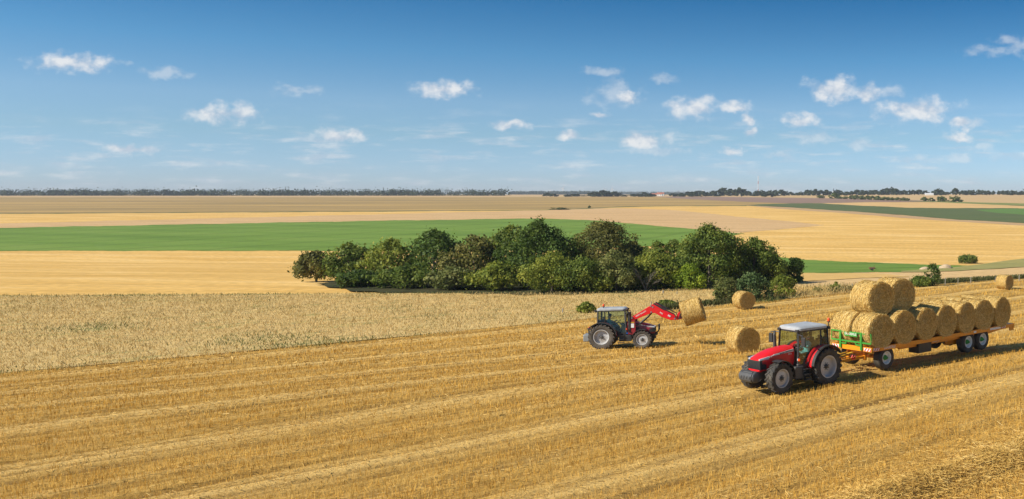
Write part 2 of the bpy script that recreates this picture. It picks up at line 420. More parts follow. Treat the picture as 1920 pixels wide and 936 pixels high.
STRAW = island_mat('straw', [(0, (.34, .20, .045)), (.35, (.54, .335, .080)), (.7, (.69, .47, .14)), (1, (.84, .65, .29))], .6, .15, .3, clump=.9)
STUBBLE = island_mat('stubble_stalks', [(0, (.42, .225, .036)), (.4, (.62, .360, .062)), (.8, (.73, .46, .100)), (1, (.84, .60, .20))], .65, .2, .25, clump=.5)
DRYGRASS = island_mat('dry_grass_blades', [(0, (.36, .28, .10)), (.3, (.54, .38, .14)), (.75, (.65, .47, .20)), (1, (.70, .55, .28))], .8, .2, .2, clump=.25)
GREENGRASS = island_mat('green_grass_blades', [(0, (.05, .085, .02)), (.5, (.12, .15, .04)), (1, (.30, .27, .09))], .8, .2, .2)
def bale_base_mat():
    m, nt, b, o = new_mat('bale_straw'); N, L = nt.nodes, nt.links
    b.inputs['Roughness'].default_value = .85; b.inputs['Specular IOR Level'].default_value = .15
    tc = N.new('ShaderNodeTexCoord')
    sp = N.new('ShaderNodeSeparateXYZ'); L.new(tc.outputs['Object'], sp.inputs[0])
    # radius and angle about the roll's own axis (Y)
    rr = N.new('ShaderNodeVectorMath'); rr.operation = 'MULTIPLY'; rr.inputs[1].default_value = (1, 0, 1); L.new(tc.outputs['Object'], rr.inputs[0])
    ln = N.new('ShaderNodeVectorMath'); ln.operation = 'LENGTH'; L.new(rr.outputs[0], ln.inputs[0])
    n = N.new('ShaderNodeTexNoise'); n.inputs['Scale'].default_value = 9; n.inputs['Detail'].default_value = 7; n.inputs['Roughness'].default_value = .75
    L.new(tc.outputs['Object'], n.inputs['Vector'])
    c = N.new('ShaderNodeCombineXYZ'); L.new(ln.outputs['Value'], c.inputs[0]); L.new(sp.outputs[1], c.inputs[1])
    w = N.new('ShaderNodeTexNoise'); w.inputs['Scale'].default_value = 22; w.inputs['Detail'].default_value = 5; L.new(c.outputs[0], w.inputs['Vector'])
    ad = N.new('ShaderNodeMix'); ad.inputs[0].default_value = .45; L.new(n.outputs['Fac'], ad.inputs[2]); L.new(w.outputs['Fac'], ad.inputs[3])
    r = ramp(nt, [(.33, (.26, .15, .035)), (.48, (.50, .325, .090)), (.66, (.68, .48, .17))]); L.new(ad.outputs[0], r.inputs[0])
    L.new(r.outputs[0], b.inputs['Base Color'])
    bp = N.new('ShaderNodeBump'); bp.inputs['Strength'].default_value = .9; bp.inputs['Distance'].default_value = .03
    L.new(ad.outputs[0], bp.inputs['Height']); L.new(bp.outputs[0], b.inputs['Normal'])
    return m
M_BALE = bale_base_mat()
def bale_stalk_mat():
    m = island_mat('bale_stalks', [(0, (.42, .25, .062)), (.35, (.66, .43, .12)), (.7, (.80, .57, .19)), (1, (.88, .71, .34))], .7, 0, .25)
    nt = m.node_tree; N, L = nt.nodes, nt.links
    b = [n for n in N if n.type == 'BSDF_PRINCIPLED'][0]; src = b.inputs['Base Color'].links[0].from_socket
    tc = N.new('ShaderNodeTexCoord'); sp = N.new('ShaderNodeSeparateXYZ'); L.new(tc.outputs['Object'], sp.inputs[0])
    v = N.new('ShaderNodeVectorMath'); v.operation = 'MULTIPLY'; v.inputs[1].default_value = (1, 0, 1); L.new(tc.outputs['Object'], v.inputs[0])
    l = N.new('ShaderNodeVectorMath'); l.operation = 'LENGTH'; L.new(v.outputs[0], l.inputs[0])
    w = N.new('ShaderNodeTexNoise'); w.inputs['Scale'].default_value = 3; w.inputs['Detail'].default_value = 3; L.new(tc.outputs['Object'], w.inputs['Vector'])
    a = N.new('ShaderNodeMath'); a.operation = 'MULTIPLY_ADD'; L.new(w.outputs['Fac'], a.inputs[0]); a.inputs[1].default_value = .10; L.new(l.outputs['Value'], a.inputs[2])
    c = N.new('ShaderNodeCombineXYZ'); L.new(a.outputs[0], c.inputs[0]); L.new(sp.outputs[1], c.inputs[1])
    n = N.new('ShaderNodeTexNoise'); n.inputs['Scale'].default_value = 13; n.inputs['Detail'].default_value = 4; L.new(c.outputs[0], n.inputs['Vector'])
    r = ramp(nt, [(.34, (.56, .52, .46)), (.52, (1, 1, 1)), (.7, (1.12, 1.12, 1.1))]); L.new(n.outputs['Fac'], r.inputs[0])
    mx = N.new('ShaderNodeMix'); mx.data_type = 'RGBA'; mx.blend_type = 'MULTIPLY'; mx.inputs[0].default_value = .55
    L.new(src, mx.inputs[6]); L.new(r.outputs[0], mx.inputs[7]); L.new(mx.outputs[2], b.inputs['Base Color'])
    return m
BALE_STRAW = bale_stalk_mat()

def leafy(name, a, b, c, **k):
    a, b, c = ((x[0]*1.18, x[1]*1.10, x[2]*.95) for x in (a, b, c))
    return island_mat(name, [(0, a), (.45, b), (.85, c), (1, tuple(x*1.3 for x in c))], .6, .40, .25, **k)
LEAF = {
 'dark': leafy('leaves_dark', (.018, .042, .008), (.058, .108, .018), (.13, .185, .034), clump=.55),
 'olive': leafy('leaves_olive', (.045, .055, .015), (.120, .130, .034), (.23, .22, .060), clump=.5),
 'mid': leafy('leaves_mid', (.030, .062, .012), (.100, .155, .026), (.23, .275, .050), clump=.55),
 'yellow': leafy('leaves_yellowgreen', (.052, .084, .014), (.165, .220, .034), (.33, .35, .060), clump=.6),
 'bright': leafy('leaves_bright', (.060, .105, .010), (.18, .28, .024), (.34, .42, .04), clump=.7),
 'blue': leafy('leaves_bluegreen', (.030, .060, .024), (.090, .155, .056), (.18, .25, .10), clump=.7),
 'grey': leafy('leaves_greygreen', (.050, .072, .022), (.138, .170, .050), (.26, .27, .095), clump=.6),
}
# ------------------------------------------------------------------ ground
rng = np.random.default_rng(7)
def grid_mesh(name, P, smooth=True):
    """P: (rows, cols, 3)"""
    r, c = P.shape[:2]
    i = np.arange(r*c).reshape(r, c)
    f = np.stack([i[:-1, :-1], i[:-1, 1:], i[1:, 1:], i[1:, :-1]], -1).reshape(-1, 4)
    return np_mesh(name, P.reshape(-1, 3), f, smooth)
ys = np.concatenate([np.linspace(-60, 100, 40), np.geomspace(104, 40000, 150)])
us = np.concatenate([np.linspace(-3, -1, 12), np.linspace(-.97, .4, 70), np.linspace(.45, 3, 12)])
YY, UU = np.meshgrid(ys, us, indexing='ij')
XX = UU*np.maximum(YY, 60)
ZZ = ground(XX, YY) - .25
M_BASE = field_mat('far_pale_fields', (.50, .33, .14), (.55, .38, .19), (.42, .30, .16), .1, .004, 10)
tag(link('terrain', grid_mesh('terrain', np.stack([XX, YY, ZZ], -1)), M_BASE), 'rolling pale gold farmland running out to the horizon', 'terrain', kind='structure')

def curve(pts, x):
    p = np.array(pts, float)
    return np.interp(x, p[:, 0], p[:, 1])
def field(name, label, mat, layer, top, bot, x0, x1, nx=240, ny=14):
    x = np.linspace(x0, x1, nx)
    rj = np.random.default_rng(layer*7+len(name))
    jit = lambda: sum(np.sin(x*f+rj.random()*6.28)*a_ for f, a_ in ((.031, .30), (.083, .22), (.21, .14), (.47, .09)))*min(1, (np.mean(curve(bot, x))-362)/70)
    a, b = curve(bot, x)+jit(), curve(top, x)+jit()
    b = np.minimum(b, a-.02)
    P = np.zeros((ny, nx, 3))
    A = at(x, a); B = at(x, b)
    for j in range(ny):
        t = j/(ny-1)
        # even steps in depth between the field's near and far edge
        Y = A[:, 1]*(1-t)+B[:, 1]*t; X = A[:, 0]*(1-t)+B[:, 0]*t
        P[j] = np.stack([X, Y, ground(X, Y)-.10+.018*layer], -1)
    return tag(link(name, grid_mesh(name, P), mat), label, 'field', kind='structure')
B1 = [(-250,402),(700,396),(1020,393.6),(1100,390.8),(1160,388),(1250,386),(1400,385.5)]
GB = [(1395,384.8),(1480,389),(1600,396.5),(1700,404),(1800,412),(1920,418.5),(2150,430)]   # lower edge of the dark green field
F = field_mat
field('stubble_slope', 'broad golden stubble slope across the valley', F('slope_stubble', (0.600, 0.360, 0.095), (0.700, 0.440, 0.135), (0.780, 0.530, 0.210), R(171), .020, 6, fine=.4, tram=.22, tdir=R(168)), 1,
      B1[:-1]+GB, [(-250,580),(1100,575),(1320,545),(1500,522),(2150,520)], -250, 2700, 300, 60)
field('fallow_field', 'brown and olive fallow field on the left of the skyline, cloud shadow in its colour', F('fallow', (0.270, 0.195, 0.080), (0.380, 0.255, 0.095), (0.540, 0.350, 0.120), R(3), .0035, 9), 2,  # the darker tones are cloud shadow painted into the field colour
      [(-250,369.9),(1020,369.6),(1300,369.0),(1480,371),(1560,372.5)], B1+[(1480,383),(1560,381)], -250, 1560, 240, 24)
field('ploughed_field', 'purple brown ploughed strip below the skyline, cloud shadow in its colour', F('plough_shaded', (0.240, 0.155, 0.115), (0.290, 0.195, 0.145), (0.210, 0.140, 0.105), R(-5), .01, 14), 3,  # shadow of passing cloud is put into this brown
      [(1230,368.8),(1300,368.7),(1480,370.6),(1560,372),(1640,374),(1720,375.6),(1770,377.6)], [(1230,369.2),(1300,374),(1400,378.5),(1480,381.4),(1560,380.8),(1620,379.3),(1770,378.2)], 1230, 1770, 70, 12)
field('wheat_strip', 'tan wheat strip above the dark green field', F('wheat_strip', (0.560, 0.350, 0.130), (0.640, 0.420, 0.180), (0.460, 0.300, 0.120), R(-8), .01, 12), 3,
      [(1500,381.2),(1560,380.8),(1620,379.4),(1760,379),(1920,386.5),(2150,394)], [(1500,381.4),(1540,381.6),(1600,385.2),(1700,389.8),(1800,390.6),(1920,391),(2150,396)], 1500, 2700, 70, 10)
field('grass_strip', 'thin green grass strip below the far gold field', F('grass_strip', (0.150, 0.200, 0.050), (0.240, 0.250, 0.080), (0.080, 0.110, 0.030), R(-8), .02, 12), 4,
      [(1690,376.3),(1780,378),(1850,380),(1920,381.5),(2150,386)], [(1690,376.6),(1780,380),(1850,383.6),(1920,386),(2150,392)], 1690, 2700, 60, 8)
field('maize_field', 'dark green field crossing below the ploughed strip, cloud shadow in its colour', F('maize_shaded', (0.085, 0.115, 0.042), (0.105, 0.135, 0.048), (0.125, 0.135, 0.060), R(-8), .010, 7, fine=.4), 4,  # a band of cloud shadow, painted as the crop's dark green
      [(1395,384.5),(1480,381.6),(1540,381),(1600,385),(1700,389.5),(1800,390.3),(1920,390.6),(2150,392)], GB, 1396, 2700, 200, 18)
field('bright_green_field', 'brighter green crop at the right end of the dark green field', F('bright_crop', (0.100, 0.190, 0.045), (0.120, 0.220, 0.050), (0.110, 0.170, 0.050), R(-8), .01, 10), 5,
      [(1830,393.6),(1870,391.3),(1920,391.2),(2150,393)], [(1830,394),(1870,399),(1920,402.5),(2150,409)], 1830, 2700, 40, 8)
field('bare_strip', 'thin pinkish brown bare strip under the dark green field', F('bare', (0.420, 0.270, 0.140), (0.500, 0.330, 0.170), (0.370, 0.240, 0.120), R(-8), .01, 12), 3,
      GB, [(1395,385.4),(1480,392.8),(1600,401),(1700,409),(1800,416),(1920,422.5),(2150,435)], 1396, 2700, 90, 8)
field('pale_field', 'pale pinkish tan harrowed field above the green crop', F('harrowed', (0.530, 0.335, 0.150), (0.610, 0.405, 0.200), (0.470, 0.300, 0.130), R(-14), .012, 10, fine=.35, tram=.3, tdir=R(-10)), 3,
      [(-250,425),(700,402),(1020,394),(1090,391),(1160,390),(1250,393.5),(1300,397),(1400,408),(1480,415),(1545,421.6)],
      [(-250,432),(700,414),(1020,409.5),(1100,412.5),(1200,420.5),(1290,428.5),(1378,437.3),(1460,430),(1545,422)], -250, 1545, 260, 24)
field('green_crop_field', 'bright green crop field behind the tall trees', F('green_crop', (0.120, 0.205, 0.030), (0.155, 0.250, 0.040), (0.185, 0.270, 0.050), R(-14), .012, 5, tram=.55, tdir=R(75)), 4,
      [(-250,432),(700,414),(1020,409.5),(1040,410.5),(1100,412.5),(1200,420.5),(1290,428.5),(1340,433),(1378,437.3),(1395,437.4)],
      [(-250,470),(1020,470),(1200,462),(1265,458),(1395,438)], -250, 1395, 260, 24)
field('barley_field', 'pinkish ripe barley field beyond the field edge', F('barley', (0.600, 0.395, 0.170), (0.660, 0.450, 0.210), (0.550, 0.360, 0.150), R(40), .05, 8, fine=.4), 2,
      [(1280,511),(1460,512),(1580,511),(1700,510),(1780,508.5),(1850,505),(1920,500.5),(2150,485)],
      [(1280,562),(1500,562),(1640,552),(1740,542),(1920,530),(2150,518)], 1280, 2700, 80, 40)
field('root_crop_field', 'bright green root crop strip in the valley bottom', F('root_crop', (0.112, 0.200, 0.029), (0.145, 0.240, 0.038), (0.175, 0.258, 0.046), R(-20), .02, 5, tram=.45, tdir=R(60)), 4,
      [(1280,474),(1440,480.5),(1460,482.5),(1500,486),(1600,491),(1700,494.5),(1780,497.2),(1820,497.8)],
      [(1280,511.5),(1460,512),(1580,511),(1640,510.2),(1700,509.6),(1780,507),(1820,503)], 1280, 1820, 160, 20)
field('mown_patch', 'gold mown patch next to the green strip', F('mown', (0.600, 0.375, 0.120), (0.660, 0.430, 0.150), (0.540, 0.335, 0.105), R(5), .05, 8, fine=.3), 5,
      [(1380,512),(1580,511.6),(1640,512.5),(1705,518.5)], [(1380,532),(1490,528),(1540,525),(1600,522),(1640,520.5),(1705,519)], 1380, 1705, 50, 10)
field('grass_bank', 'green and tan grass bank on the right of the valley', F('bank', (0.230, 0.230, 0.070), (0.360, 0.310, 0.110), (0.170, 0.200, 0.055), R(25), .05, 6), 6,
      [(1690,508),(1760,503.5),(1815,498.5),(1860,493),(1920,484.5),(2150,455)], [(1690,510.5),(1780,508.3),(1850,505),(1920,500.5),(2150,485)], 1690, 2700, 60, 16)

field('grass_margin', 'thin green grass margin between the fallow and the pale fields', F('margin', (.10,.12,.035), (.16,.17,.055), (.22,.20,.075), R(0), .03, 5), 5,
      [(x, y-.2) for x, y in B1], [(x, y+.75) for x, y in B1], -250, 1400, 200, 4)
# the stubble field: dense sheet with swaths, wheel tracks and a windrow
E1, E2 = at1(1050, 603), at1(1900, 524)
ED = Vector((E2.x-E1.x, E2.y-E1.y)).normalized(); EN = Vector((ED.y, -ED.x))     # EN points to the camera side
HX, HY = -.688, -.725                                                            # the working direction of the near tractor
def vrow(X, Y):
    u_ = -(X*HX+Y*HY)
    return X*.725 - Y*.688 + .18*np.sin(u_*.09)+.08*np.sin(u_*.31+1)
PER = 6.65
def bands(X, Y):
    v = vrow(X, Y)+16
    k = np.round(v/PER); d = v-PER*k
    pale = np.exp(-(d/.95)**2)
    u_ = -(X*HX+Y*HY)
    track = np.exp(-((np.abs(d)-1.38-.10*np.sin(u_*.23+k))/.20)**2)*(np.abs(k) > .5)*(.65+.35*np.sin(u_*.17+2*k+d))
    edge = np.exp(-((np.abs(d)-3.15)/.3)**2)
    wind = np.exp(-((d-.25)/.85)**2)*(np.abs(k) < .5)
    return pale, track, edge, wind
def fine_rows(X, Y):
    v = vrow(X, Y); u_ = -(X*HX+Y*HY)
    ph = 2*np.pi*v/1.13 + .8*np.sin(u_*.21+v*.9) + .6*np.sin(u_*.05+v*2.3)
    return np.clip(.5+.5*np.sin(ph)*(.6+.4*np.sin(u_*.13+v*1.7))+.25*np.sin(2*np.pi*v/.47+np.sin(u_*.3)), 0, 1)
def qedge(X, Y): return (X-E1.x)*EN.x+(Y-E1.y)*EN.y
def vnoise(X, Y, s, seed=0):
    r = np.random.default_rng(seed); o = 0
    for i in range(6):
        a = r.random()*6.28; f = s*(.6+1.2*r.random()); o = o+np.sin((X*np.cos(a)+Y*np.sin(a))*f+r.random()*6.28)
    return o/6
def fieldz(X, Y):
    p, t, e, w = bands(X, Y)
    n = Y
    return ground(X, Y) + .065*(fine_rows(X, Y)-.5) + .05*p - .11*t + .05*e +   .26*w*(1+.3*vnoise(X, Y, 1.6, 3)) + .03*vnoise(X, Y, 2.2, 1) - .02
qs = np.concatenate([np.linspace(0, 70, 470), np.linspace(70.4, 130, 60)])
ss = np.linspace(-190, 90, 560)
Q, S = np.meshgrid(qs, ss, indexing='ij')
GX = E1.x+ED.x*S+EN.x*Q; GY = E1.y+ED.y*S+EN.y*Q
GZ = fieldz(GX, GY)
me = grid_mesh('stubble_field', np.stack([GX, GY, GZ], -1))
p_, t_, e_, w_ = bands(GX, GY)
for nm, arr in (('pale', np.clip(.8*p_+w_+.3*e_+.25*(fine_rows(GX, GY)-.6), 0, 1)), ('track', np.clip(t_+.9*np.clip(.42-fine_rows(GX, GY), 0, 1)*2, 0, 1))):
    a = me.attributes.new(nm, 'FLOAT', 'POINT'); a.data.foreach_set('value', arr.ravel().astype(np.float32))
def stubble_ground():
    m, nt, b, o = new_mat('stubble_ground'); N, L = nt.nodes, nt.links
    b.inputs['Roughness'].default_value = .9; b.inputs['Specular IOR Level'].default_value = .1
    g = N.new('ShaderNodeNewGeometry')
    mp = N.new('ShaderNodeMapping'); mp.inputs['Rotation'].default_value = (0, 0, -math.atan2(.725, .688)); L.new(g.outputs['Position'], mp.inputs[0])
    mp2 = N.new('ShaderNodeMapping'); mp2.inputs['Scale'].default_value = (.22, 1.6, 1); L.new(mp.outputs[0], mp2.inputs[0])
    n = N.new('ShaderNodeTexNoise'); n.inputs['Scale'].default_value = 1.0; n.inputs['Detail'].default_value = 8; n.inputs['Roughness'].default_value = .72; L.new(mp2.outputs[0], n.inputs['Vector'])
    n2 = N.new('ShaderNodeTexNoise'); n2.inputs['Scale'].default_value = 5; n2.inputs['Detail'].default_value = 6; n2.inputs['Roughness'].default_value = .75; L.new(g.outputs['Position'], n2.inputs['Vector'])
    mx = N.new('ShaderNodeMix'); mx.inputs[0].default_value = .5; L.new(n.outputs['Fac'], mx.inputs[2]); L.new(n2.outputs['Fac'], mx.inputs[3])
    r = ramp(nt, [(.36, (.27, .150, .035)), (.48, (.50, .295, .070)), (.60, (.62, .39, .11))]); L.new(mx.outputs[0], r.inputs[0])
    ap = N.new('ShaderNodeAttribute'); ap.attribute_name = 'pale'; at_ = N.new('ShaderNodeAttribute'); at_.attribute_name = 'track'
    m1 = N.new('ShaderNodeMix'); m1.data_type = 'RGBA'; mm = N.new('ShaderNodeMath'); mm.operation = 'MULTIPLY'; mm.inputs[1].default_value = .75
    L.new(ap.outputs['Fac'], mm.inputs[0]); L.new(mm.outputs[0], m1.inputs[0]); L.new(r.outputs[0], m1.inputs[6]); m1.inputs[7].default_value = (.76, .52, .19, 1)
    m2 = N.new('ShaderNodeMix'); m2.data_type = 'RGBA'; mk = N.new('ShaderNodeMath'); mk.operation = 'MULTIPLY'; mk.inputs[1].default_value = .75
    L.new(at_.outputs['Fac'], mk.inputs[0]); L.new(mk.outputs[0], m2.inputs[0]); L.new(m1.outputs[2], m2.inputs[6]); m2.inputs[7].default_value = (.17, .095, .032, 1)
    L.new(m2.outputs[2], b.inputs['Base Color'])
    bp = N.new('ShaderNodeBump'); bp.inputs['Strength'].default_value = .8; bp.inputs['Distance'].default_value = .12; L.new(n2.outputs['Fac'], bp.inputs['Height']); L.new(bp.outputs[0], b.inputs['Normal'])
    return m
tag(link('stubble_field', me, stubble_ground()), 'harvested golden stubble field with swaths and wheel tracks', 'field', kind='structure')

def blades(P, H, Wd, lean=.25, rng=rng):
    n = len(P); a = rng.random(n)*2*np.pi
    dx, dy = np.cos(a)*Wd/2, np.sin(a)*Wd/2
    lx, ly = rng.normal(0, lean, n)*H, rng.normal(0, lean, n)*H
    V = np.zeros((n, 4, 3))
    V[:, 0] = P+np.stack([-dx, -dy, np.zeros(n)], 1); V[:, 1] = P+np.stack([dx, dy, np.zeros(n)], 1)
    V[:, 2] = P+np.stack([dx*.7+lx, dy*.7+ly, H], 1); V[:, 3] = P+np.stack([-dx*.7+lx, -dy*.7+ly, H], 1)
    return V.reshape(-1, 3), np.arange(4*n).reshape(n, 4)
def flat_straws(P, Lg, Wd, tilt=.35, rng=rng):
    n = len(P); a = rng.random(n)*2*np.pi; t = rng.normal(0, tilt, n)
    d = np.stack([np.cos(a)*np.cos(t), np.sin(a)*np.cos(t), np.sin(t)], 1)*(Lg/2)[:, None]
    r = rng.normal(size=(n, 3)); w = np.cross(d, r); w /= np.linalg.norm(w, axis=1)[:, None]+1e-9; w *= (Wd/2)[:, None]
    V = np.stack([P-d-w, P-d+w, P+d+w, P+d-w], 1)
    return V.reshape(-1, 3), np.arange(4*n).reshape(n, 4)
def sample_field(y0, y1, dens):
    area_x0, area_x1 = -.93, .34
    n = int(dens*(area_x1-area_x0)*(y1*y1-y0*y0)/2)
    Y = np.sqrt(rng.random(n)*(y1*y1-y0*y0)+y0*y0); X = (area_x0+(area_x1-area_x0)*rng.random(n))*Y
    k = qedge(X, Y) > .2
    return X[k], Y[k]
SV, SF, off = [], [], 0
for (y0, y1, dens, wd) in ((19, 34, 210, .011), (34, 50, 120, .016), (50, 70, 52, .026), (70, 125, 16, .048)):
    X, Y = sample_field(y0, y1, dens)
    # seed rows 15 cm apart along the working direction
    v = vrow(X, Y); dv = np.round(v/.15)*.15-v + rng.normal(0, .022, len(v))
    X = X+.725*dv; Y = Y-.688*dv
    p, t, e, w = bands(X, Y)
    cl = .5+.5*vnoise(X, Y, 1.1, 9)
    keep = rng.random(len(X)) < (1-.72*p)*(1-.9*t)*(1-w)*(.55+.45*cl)*(.22+.78*fine_rows(X, Y))
    X, Y, p, t, cl = X[keep], Y[keep], p[keep], t[keep], cl[keep]
    H = (.13+.07*rng.random(len(X)))*(1-.35*p)*(1-.5*t)*(.75+.4*cl)*(1.0 if y1 < 60 else 1.15)
    V, Fc = blades(np.stack([X, Y, fieldz(X, Y)-.02], 1), H, wd*(.7+.6*rng.random(len(X))), .22)
    SV.append(V); SF.append(Fc+off); off += len(V)
tag(link('standing_stubble', np_mesh('standing_stubble', np.concatenate(SV), np.concatenate(SF)), STUBBLE), 'short cut golden stalks standing all over the harvested field', 'stubble', kind='stuff')
SV, SF, off = [], [], 0
for (y0, y1, dens, wd, lg) in ((19, 34, 60, .010, .17), (34, 50, 30, .015, .19), (50, 80, 12, .026, .24)):
    X, Y = sample_field(y0, y1, dens)
    p, t, e, w = bands(X, Y)
    keep = rng.random(len(X)) < np.clip(.14+.75*p+.25*e+w, 0, 1)
    X, Y = X[keep], Y[keep]; n = len(X)
    V, Fc = flat_straws(np.stack([X, Y, fieldz(X, Y)+.02+.07*rng.random(n)], 1), lg*(.5+rng.random(n)), wd*(.7+.6*rng.random(n)), .25)
    SV.append(V); SF.append(Fc+off); off += len(V)
# the loose windrow at the lower right
n = 95000
u_ = 6+40*rng.random(n); vv = -15.75+rng.normal(0, 1, n)*np.where(rng.random(n) < .30, 1.7, .62)
X = .688*u_+.725*vv; Y = .725*u_-.688*vv
k = (X/Y < .3) & (X/Y > -.95) & (Y > 17) & (Y < 50); X, Y = X[k], Y[k]; n = len(X)
V, Fc = flat_straws(np.stack([X, Y, fieldz(X, Y)+.10*rng.random(n)-.02], 1),   .24*(.5+rng.random(n)), .012*(.7+.6*rng.random(n)), .26)
SV.append(V); SF.append(Fc+off); off += len(V)
tag(link('loose_straw', np_mesh('loose_straw', np.concatenate(SV), np.concatenate(SF)), STRAW), 'loose pale straw lying in swaths and a windrow on the field', 'straw', kind='stuff')

# the rough grass bank between the stubble and the trees
s = np.linspace(-190, 90, 160); t = np.linspace(0, 1, 24)
def verge_width(sv):   # metres beyond the field edge
    x = E1.x+ED.x*sv
    return np.interp(x, [-200, -43, -20.6, -13.4, -7.6, -3, 1.5, 6, 12, 20, 80], [271, 62, 32.5, 23, 16.6, 15, 9, 4.5, 2.2, 1.6, 1.6])
VS, VT = np.meshgrid(s, t, indexing='xy')
VQ = -VT*verge_width(VS)
VX = E1.x+ED.x*VS+EN.x*VQ; VY = E1.y+ED.y*VS+EN.y*VQ
M_VERGE = field_mat('rough_verge', (.52, .375, .15), (.60, .43, .18), (.36, .31, .115), math.atan2(ED.y, ED.x), .35, 2.5, fine=.4)
tag(link('grass_verge', grid_mesh('grass_verge', np.stack([VX, VY, ground(VX, VY)+.03], -1)), M_VERGE), 'dry grass verge between the stubble and the trees', 'verge', kind='structure')
n = 230000
Y = np.sqrt(rng.random(n)*(105**2-44**2)+44**2); X = (-.93+1.22*rng.random(n))*Y
q = -qedge(X, Y); sv = (X-E1.x)*ED.x+(Y-E1.y)*ED.y; wv = verge_width(sv); k = (q > -.25-.9*vnoise(X, Y, 1.1, 31)-.5*rng.random(n)) & (q < wv)
X, Y, tv, q = X[k], Y[k], (q/wv)[k], q[k]
gr = vnoise(X, Y, .45, 21)+.9*(tv > .95)+1.1*(q < 1.6)*(.25+vnoise(X, Y, .35, 8))
isg = gr+rng.normal(0, .25, len(X)) > .62
for nm, msk, mat, lab in (('dry_grass', ~isg, DRYGRASS, 'dry straw coloured grass growing on the bank below the trees'), ('green_grass', isg, GREENGRASS, 'green weedy grass patches along the field edge and under the trees')):
    x, y = X[msk], Y[msk]; m = len(x)
    V, Fc = blades(np.stack([x, y, ground(x, y)], 1), (.07+.20*rng.random(m)**2.5)*np.interp(x/y, [-.12, -.05, .06, .1], [1, 2.3, 2.3, 1.5]), .022+.028*rng.random(m), .5)
    tag(link(nm, np_mesh(nm, V, Fc), mat), lab, 'grass', kind='stuff')
# the low hedge-bank of weeds running on to the right
n = 16000
sv = 10+95*rng.random(n); q = -.3-1.5*rng.random(n)
X = E1.x+ED.x*sv+EN.x*q; Y = E1.y+ED.y*sv+EN.y*q
k = (.5+.5*vnoise(X, Y, .35, 5)+.2*rng.random(n)) > .42
k &= np.abs(X-at1(1490, 560).x) > .1
X, Y = X[k], Y[k]; m = len(X)
V, Fc = blades(np.stack([X, Y, ground(X, Y)], 1), .15+.40*rng.random(m), .05+.06*rng.random(m), .5)
WEED = island_mat('edge_weeds', [(0, (.035, .05, .014)), (.45, (.09, .10, .03)), (.8, (.17, .16, .06)), (1, (.33, .27, .11))], .8, .2, .2, clump=.5)
tag(link('edge_weeds', np_mesh('edge_weeds', V, Fc), WEED), 'dark green and brown weeds along the far edge of the stubble', 'weeds', kind='stuff')

# dark litter and shade-loving cover under the trees
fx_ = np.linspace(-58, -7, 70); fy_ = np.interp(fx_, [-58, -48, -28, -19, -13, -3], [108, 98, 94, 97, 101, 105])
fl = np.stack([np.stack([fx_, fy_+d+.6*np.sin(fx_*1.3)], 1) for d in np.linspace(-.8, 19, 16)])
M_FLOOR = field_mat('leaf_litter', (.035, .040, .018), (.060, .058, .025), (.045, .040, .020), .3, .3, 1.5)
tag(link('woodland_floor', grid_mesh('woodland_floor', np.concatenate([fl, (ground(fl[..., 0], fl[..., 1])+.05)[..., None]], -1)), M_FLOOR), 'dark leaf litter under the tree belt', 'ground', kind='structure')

# ------------------------------------------------------------------ trees
def leaf_quads(C, Nn, size, rng):
    n = len(C)
    r = rng.normal(size=(n, 3)); a = np.cross(Nn, r); a /= np.linalg.norm(a, axis=1)[:, None]+1e-9
    b = np.cross(Nn, a)
    s = (size*(.6+.8*rng.random(n)))[:, None]
    V = np.stack([C-a*s*.5, C+b*s*.32+Nn*s*.08, C+a*s*.5, C-b*s*.32+Nn*s*.08], 1)
    return V.reshape(-1, 3), np.arange(4*n).reshape(n, 4)
PROF = {
 'dome': lambda t: np.clip(np.sin(np.pi*np.clip(.16+.84*t, 0, 1))**.62, .05, 1)*np.where(t > .9, .9, 1),
 'round': lambda t: np.sqrt(np.clip(1-(2*t-1)**2, .04, 1)),
 'cone': lambda t: np.clip(1.05-t, .08, 1)**.8,
 'bush': lambda t: np.sqrt(np.clip(1-(t*.97)**2.2, .02, 1)),
 'block': lambda t: 1-.3*np.clip(t, 0, 1)**5,
 'tall': lambda t: np.clip(np.sin(np.pi*np.clip(.1+.86*t, 0, 1))**.5, .1, 1)*(1-.25*t),
}
def crown_mesh(seed, w, h, z0, shape, nc, nl, size, wild=.12):
    r = np.random.default_rng(seed); pf = PROF[shape]
    t = r.random(nc)**.85; ang = r.random(nc)*2*np.pi
    wob = 1+wild*np.sin(ang*2+r.random()*6)+wild*np.sin(ang*3+t*4+r.random()*6)
    rad = pf(t)*w/2*wob*(.30+.66*np.sqrt(r.random(nc)))
    cr = w*(.060+.125*r.random(nc)**1.5)*(.75+.5*pf(t))
    Cc = np.stack([rad*np.cos(ang), rad*np.sin(ang), z0+cr*.5+t*np.maximum(h-z0-cr*1.3, .1)], 1)
    i = r.choice(nc, nl, p=cr**2/np.sum(cr**2))
    d = r.normal(size=(nl, 3)); d[:, 2] += .35
    out = Cc[i]-np.array([0, 0, z0+(h-z0)*.4]); out /= np.linalg.norm(out, axis=1)[:, None]+1e-6
    d = d/np.linalg.norm(d, axis=1)[:, None]+.45*out; d /= np.linalg.norm(d, axis=1)[:, None]
    P = Cc[i]+d*np.array([1, 1, .78])*(cr[i]*np.where(r.random(nl) < .11, 1.05+.75*r.random(nl), .55+.5*r.random(nl)**.6))[:, None]
    P[:, 2] = np.maximum(P[:, 2], .05)
    nn = d+.55*r.normal(size=(nl, 3)); nn /= np.linalg.norm(nn, axis=1)[:, None]
    return leaf_quads(P, nn, size, r)
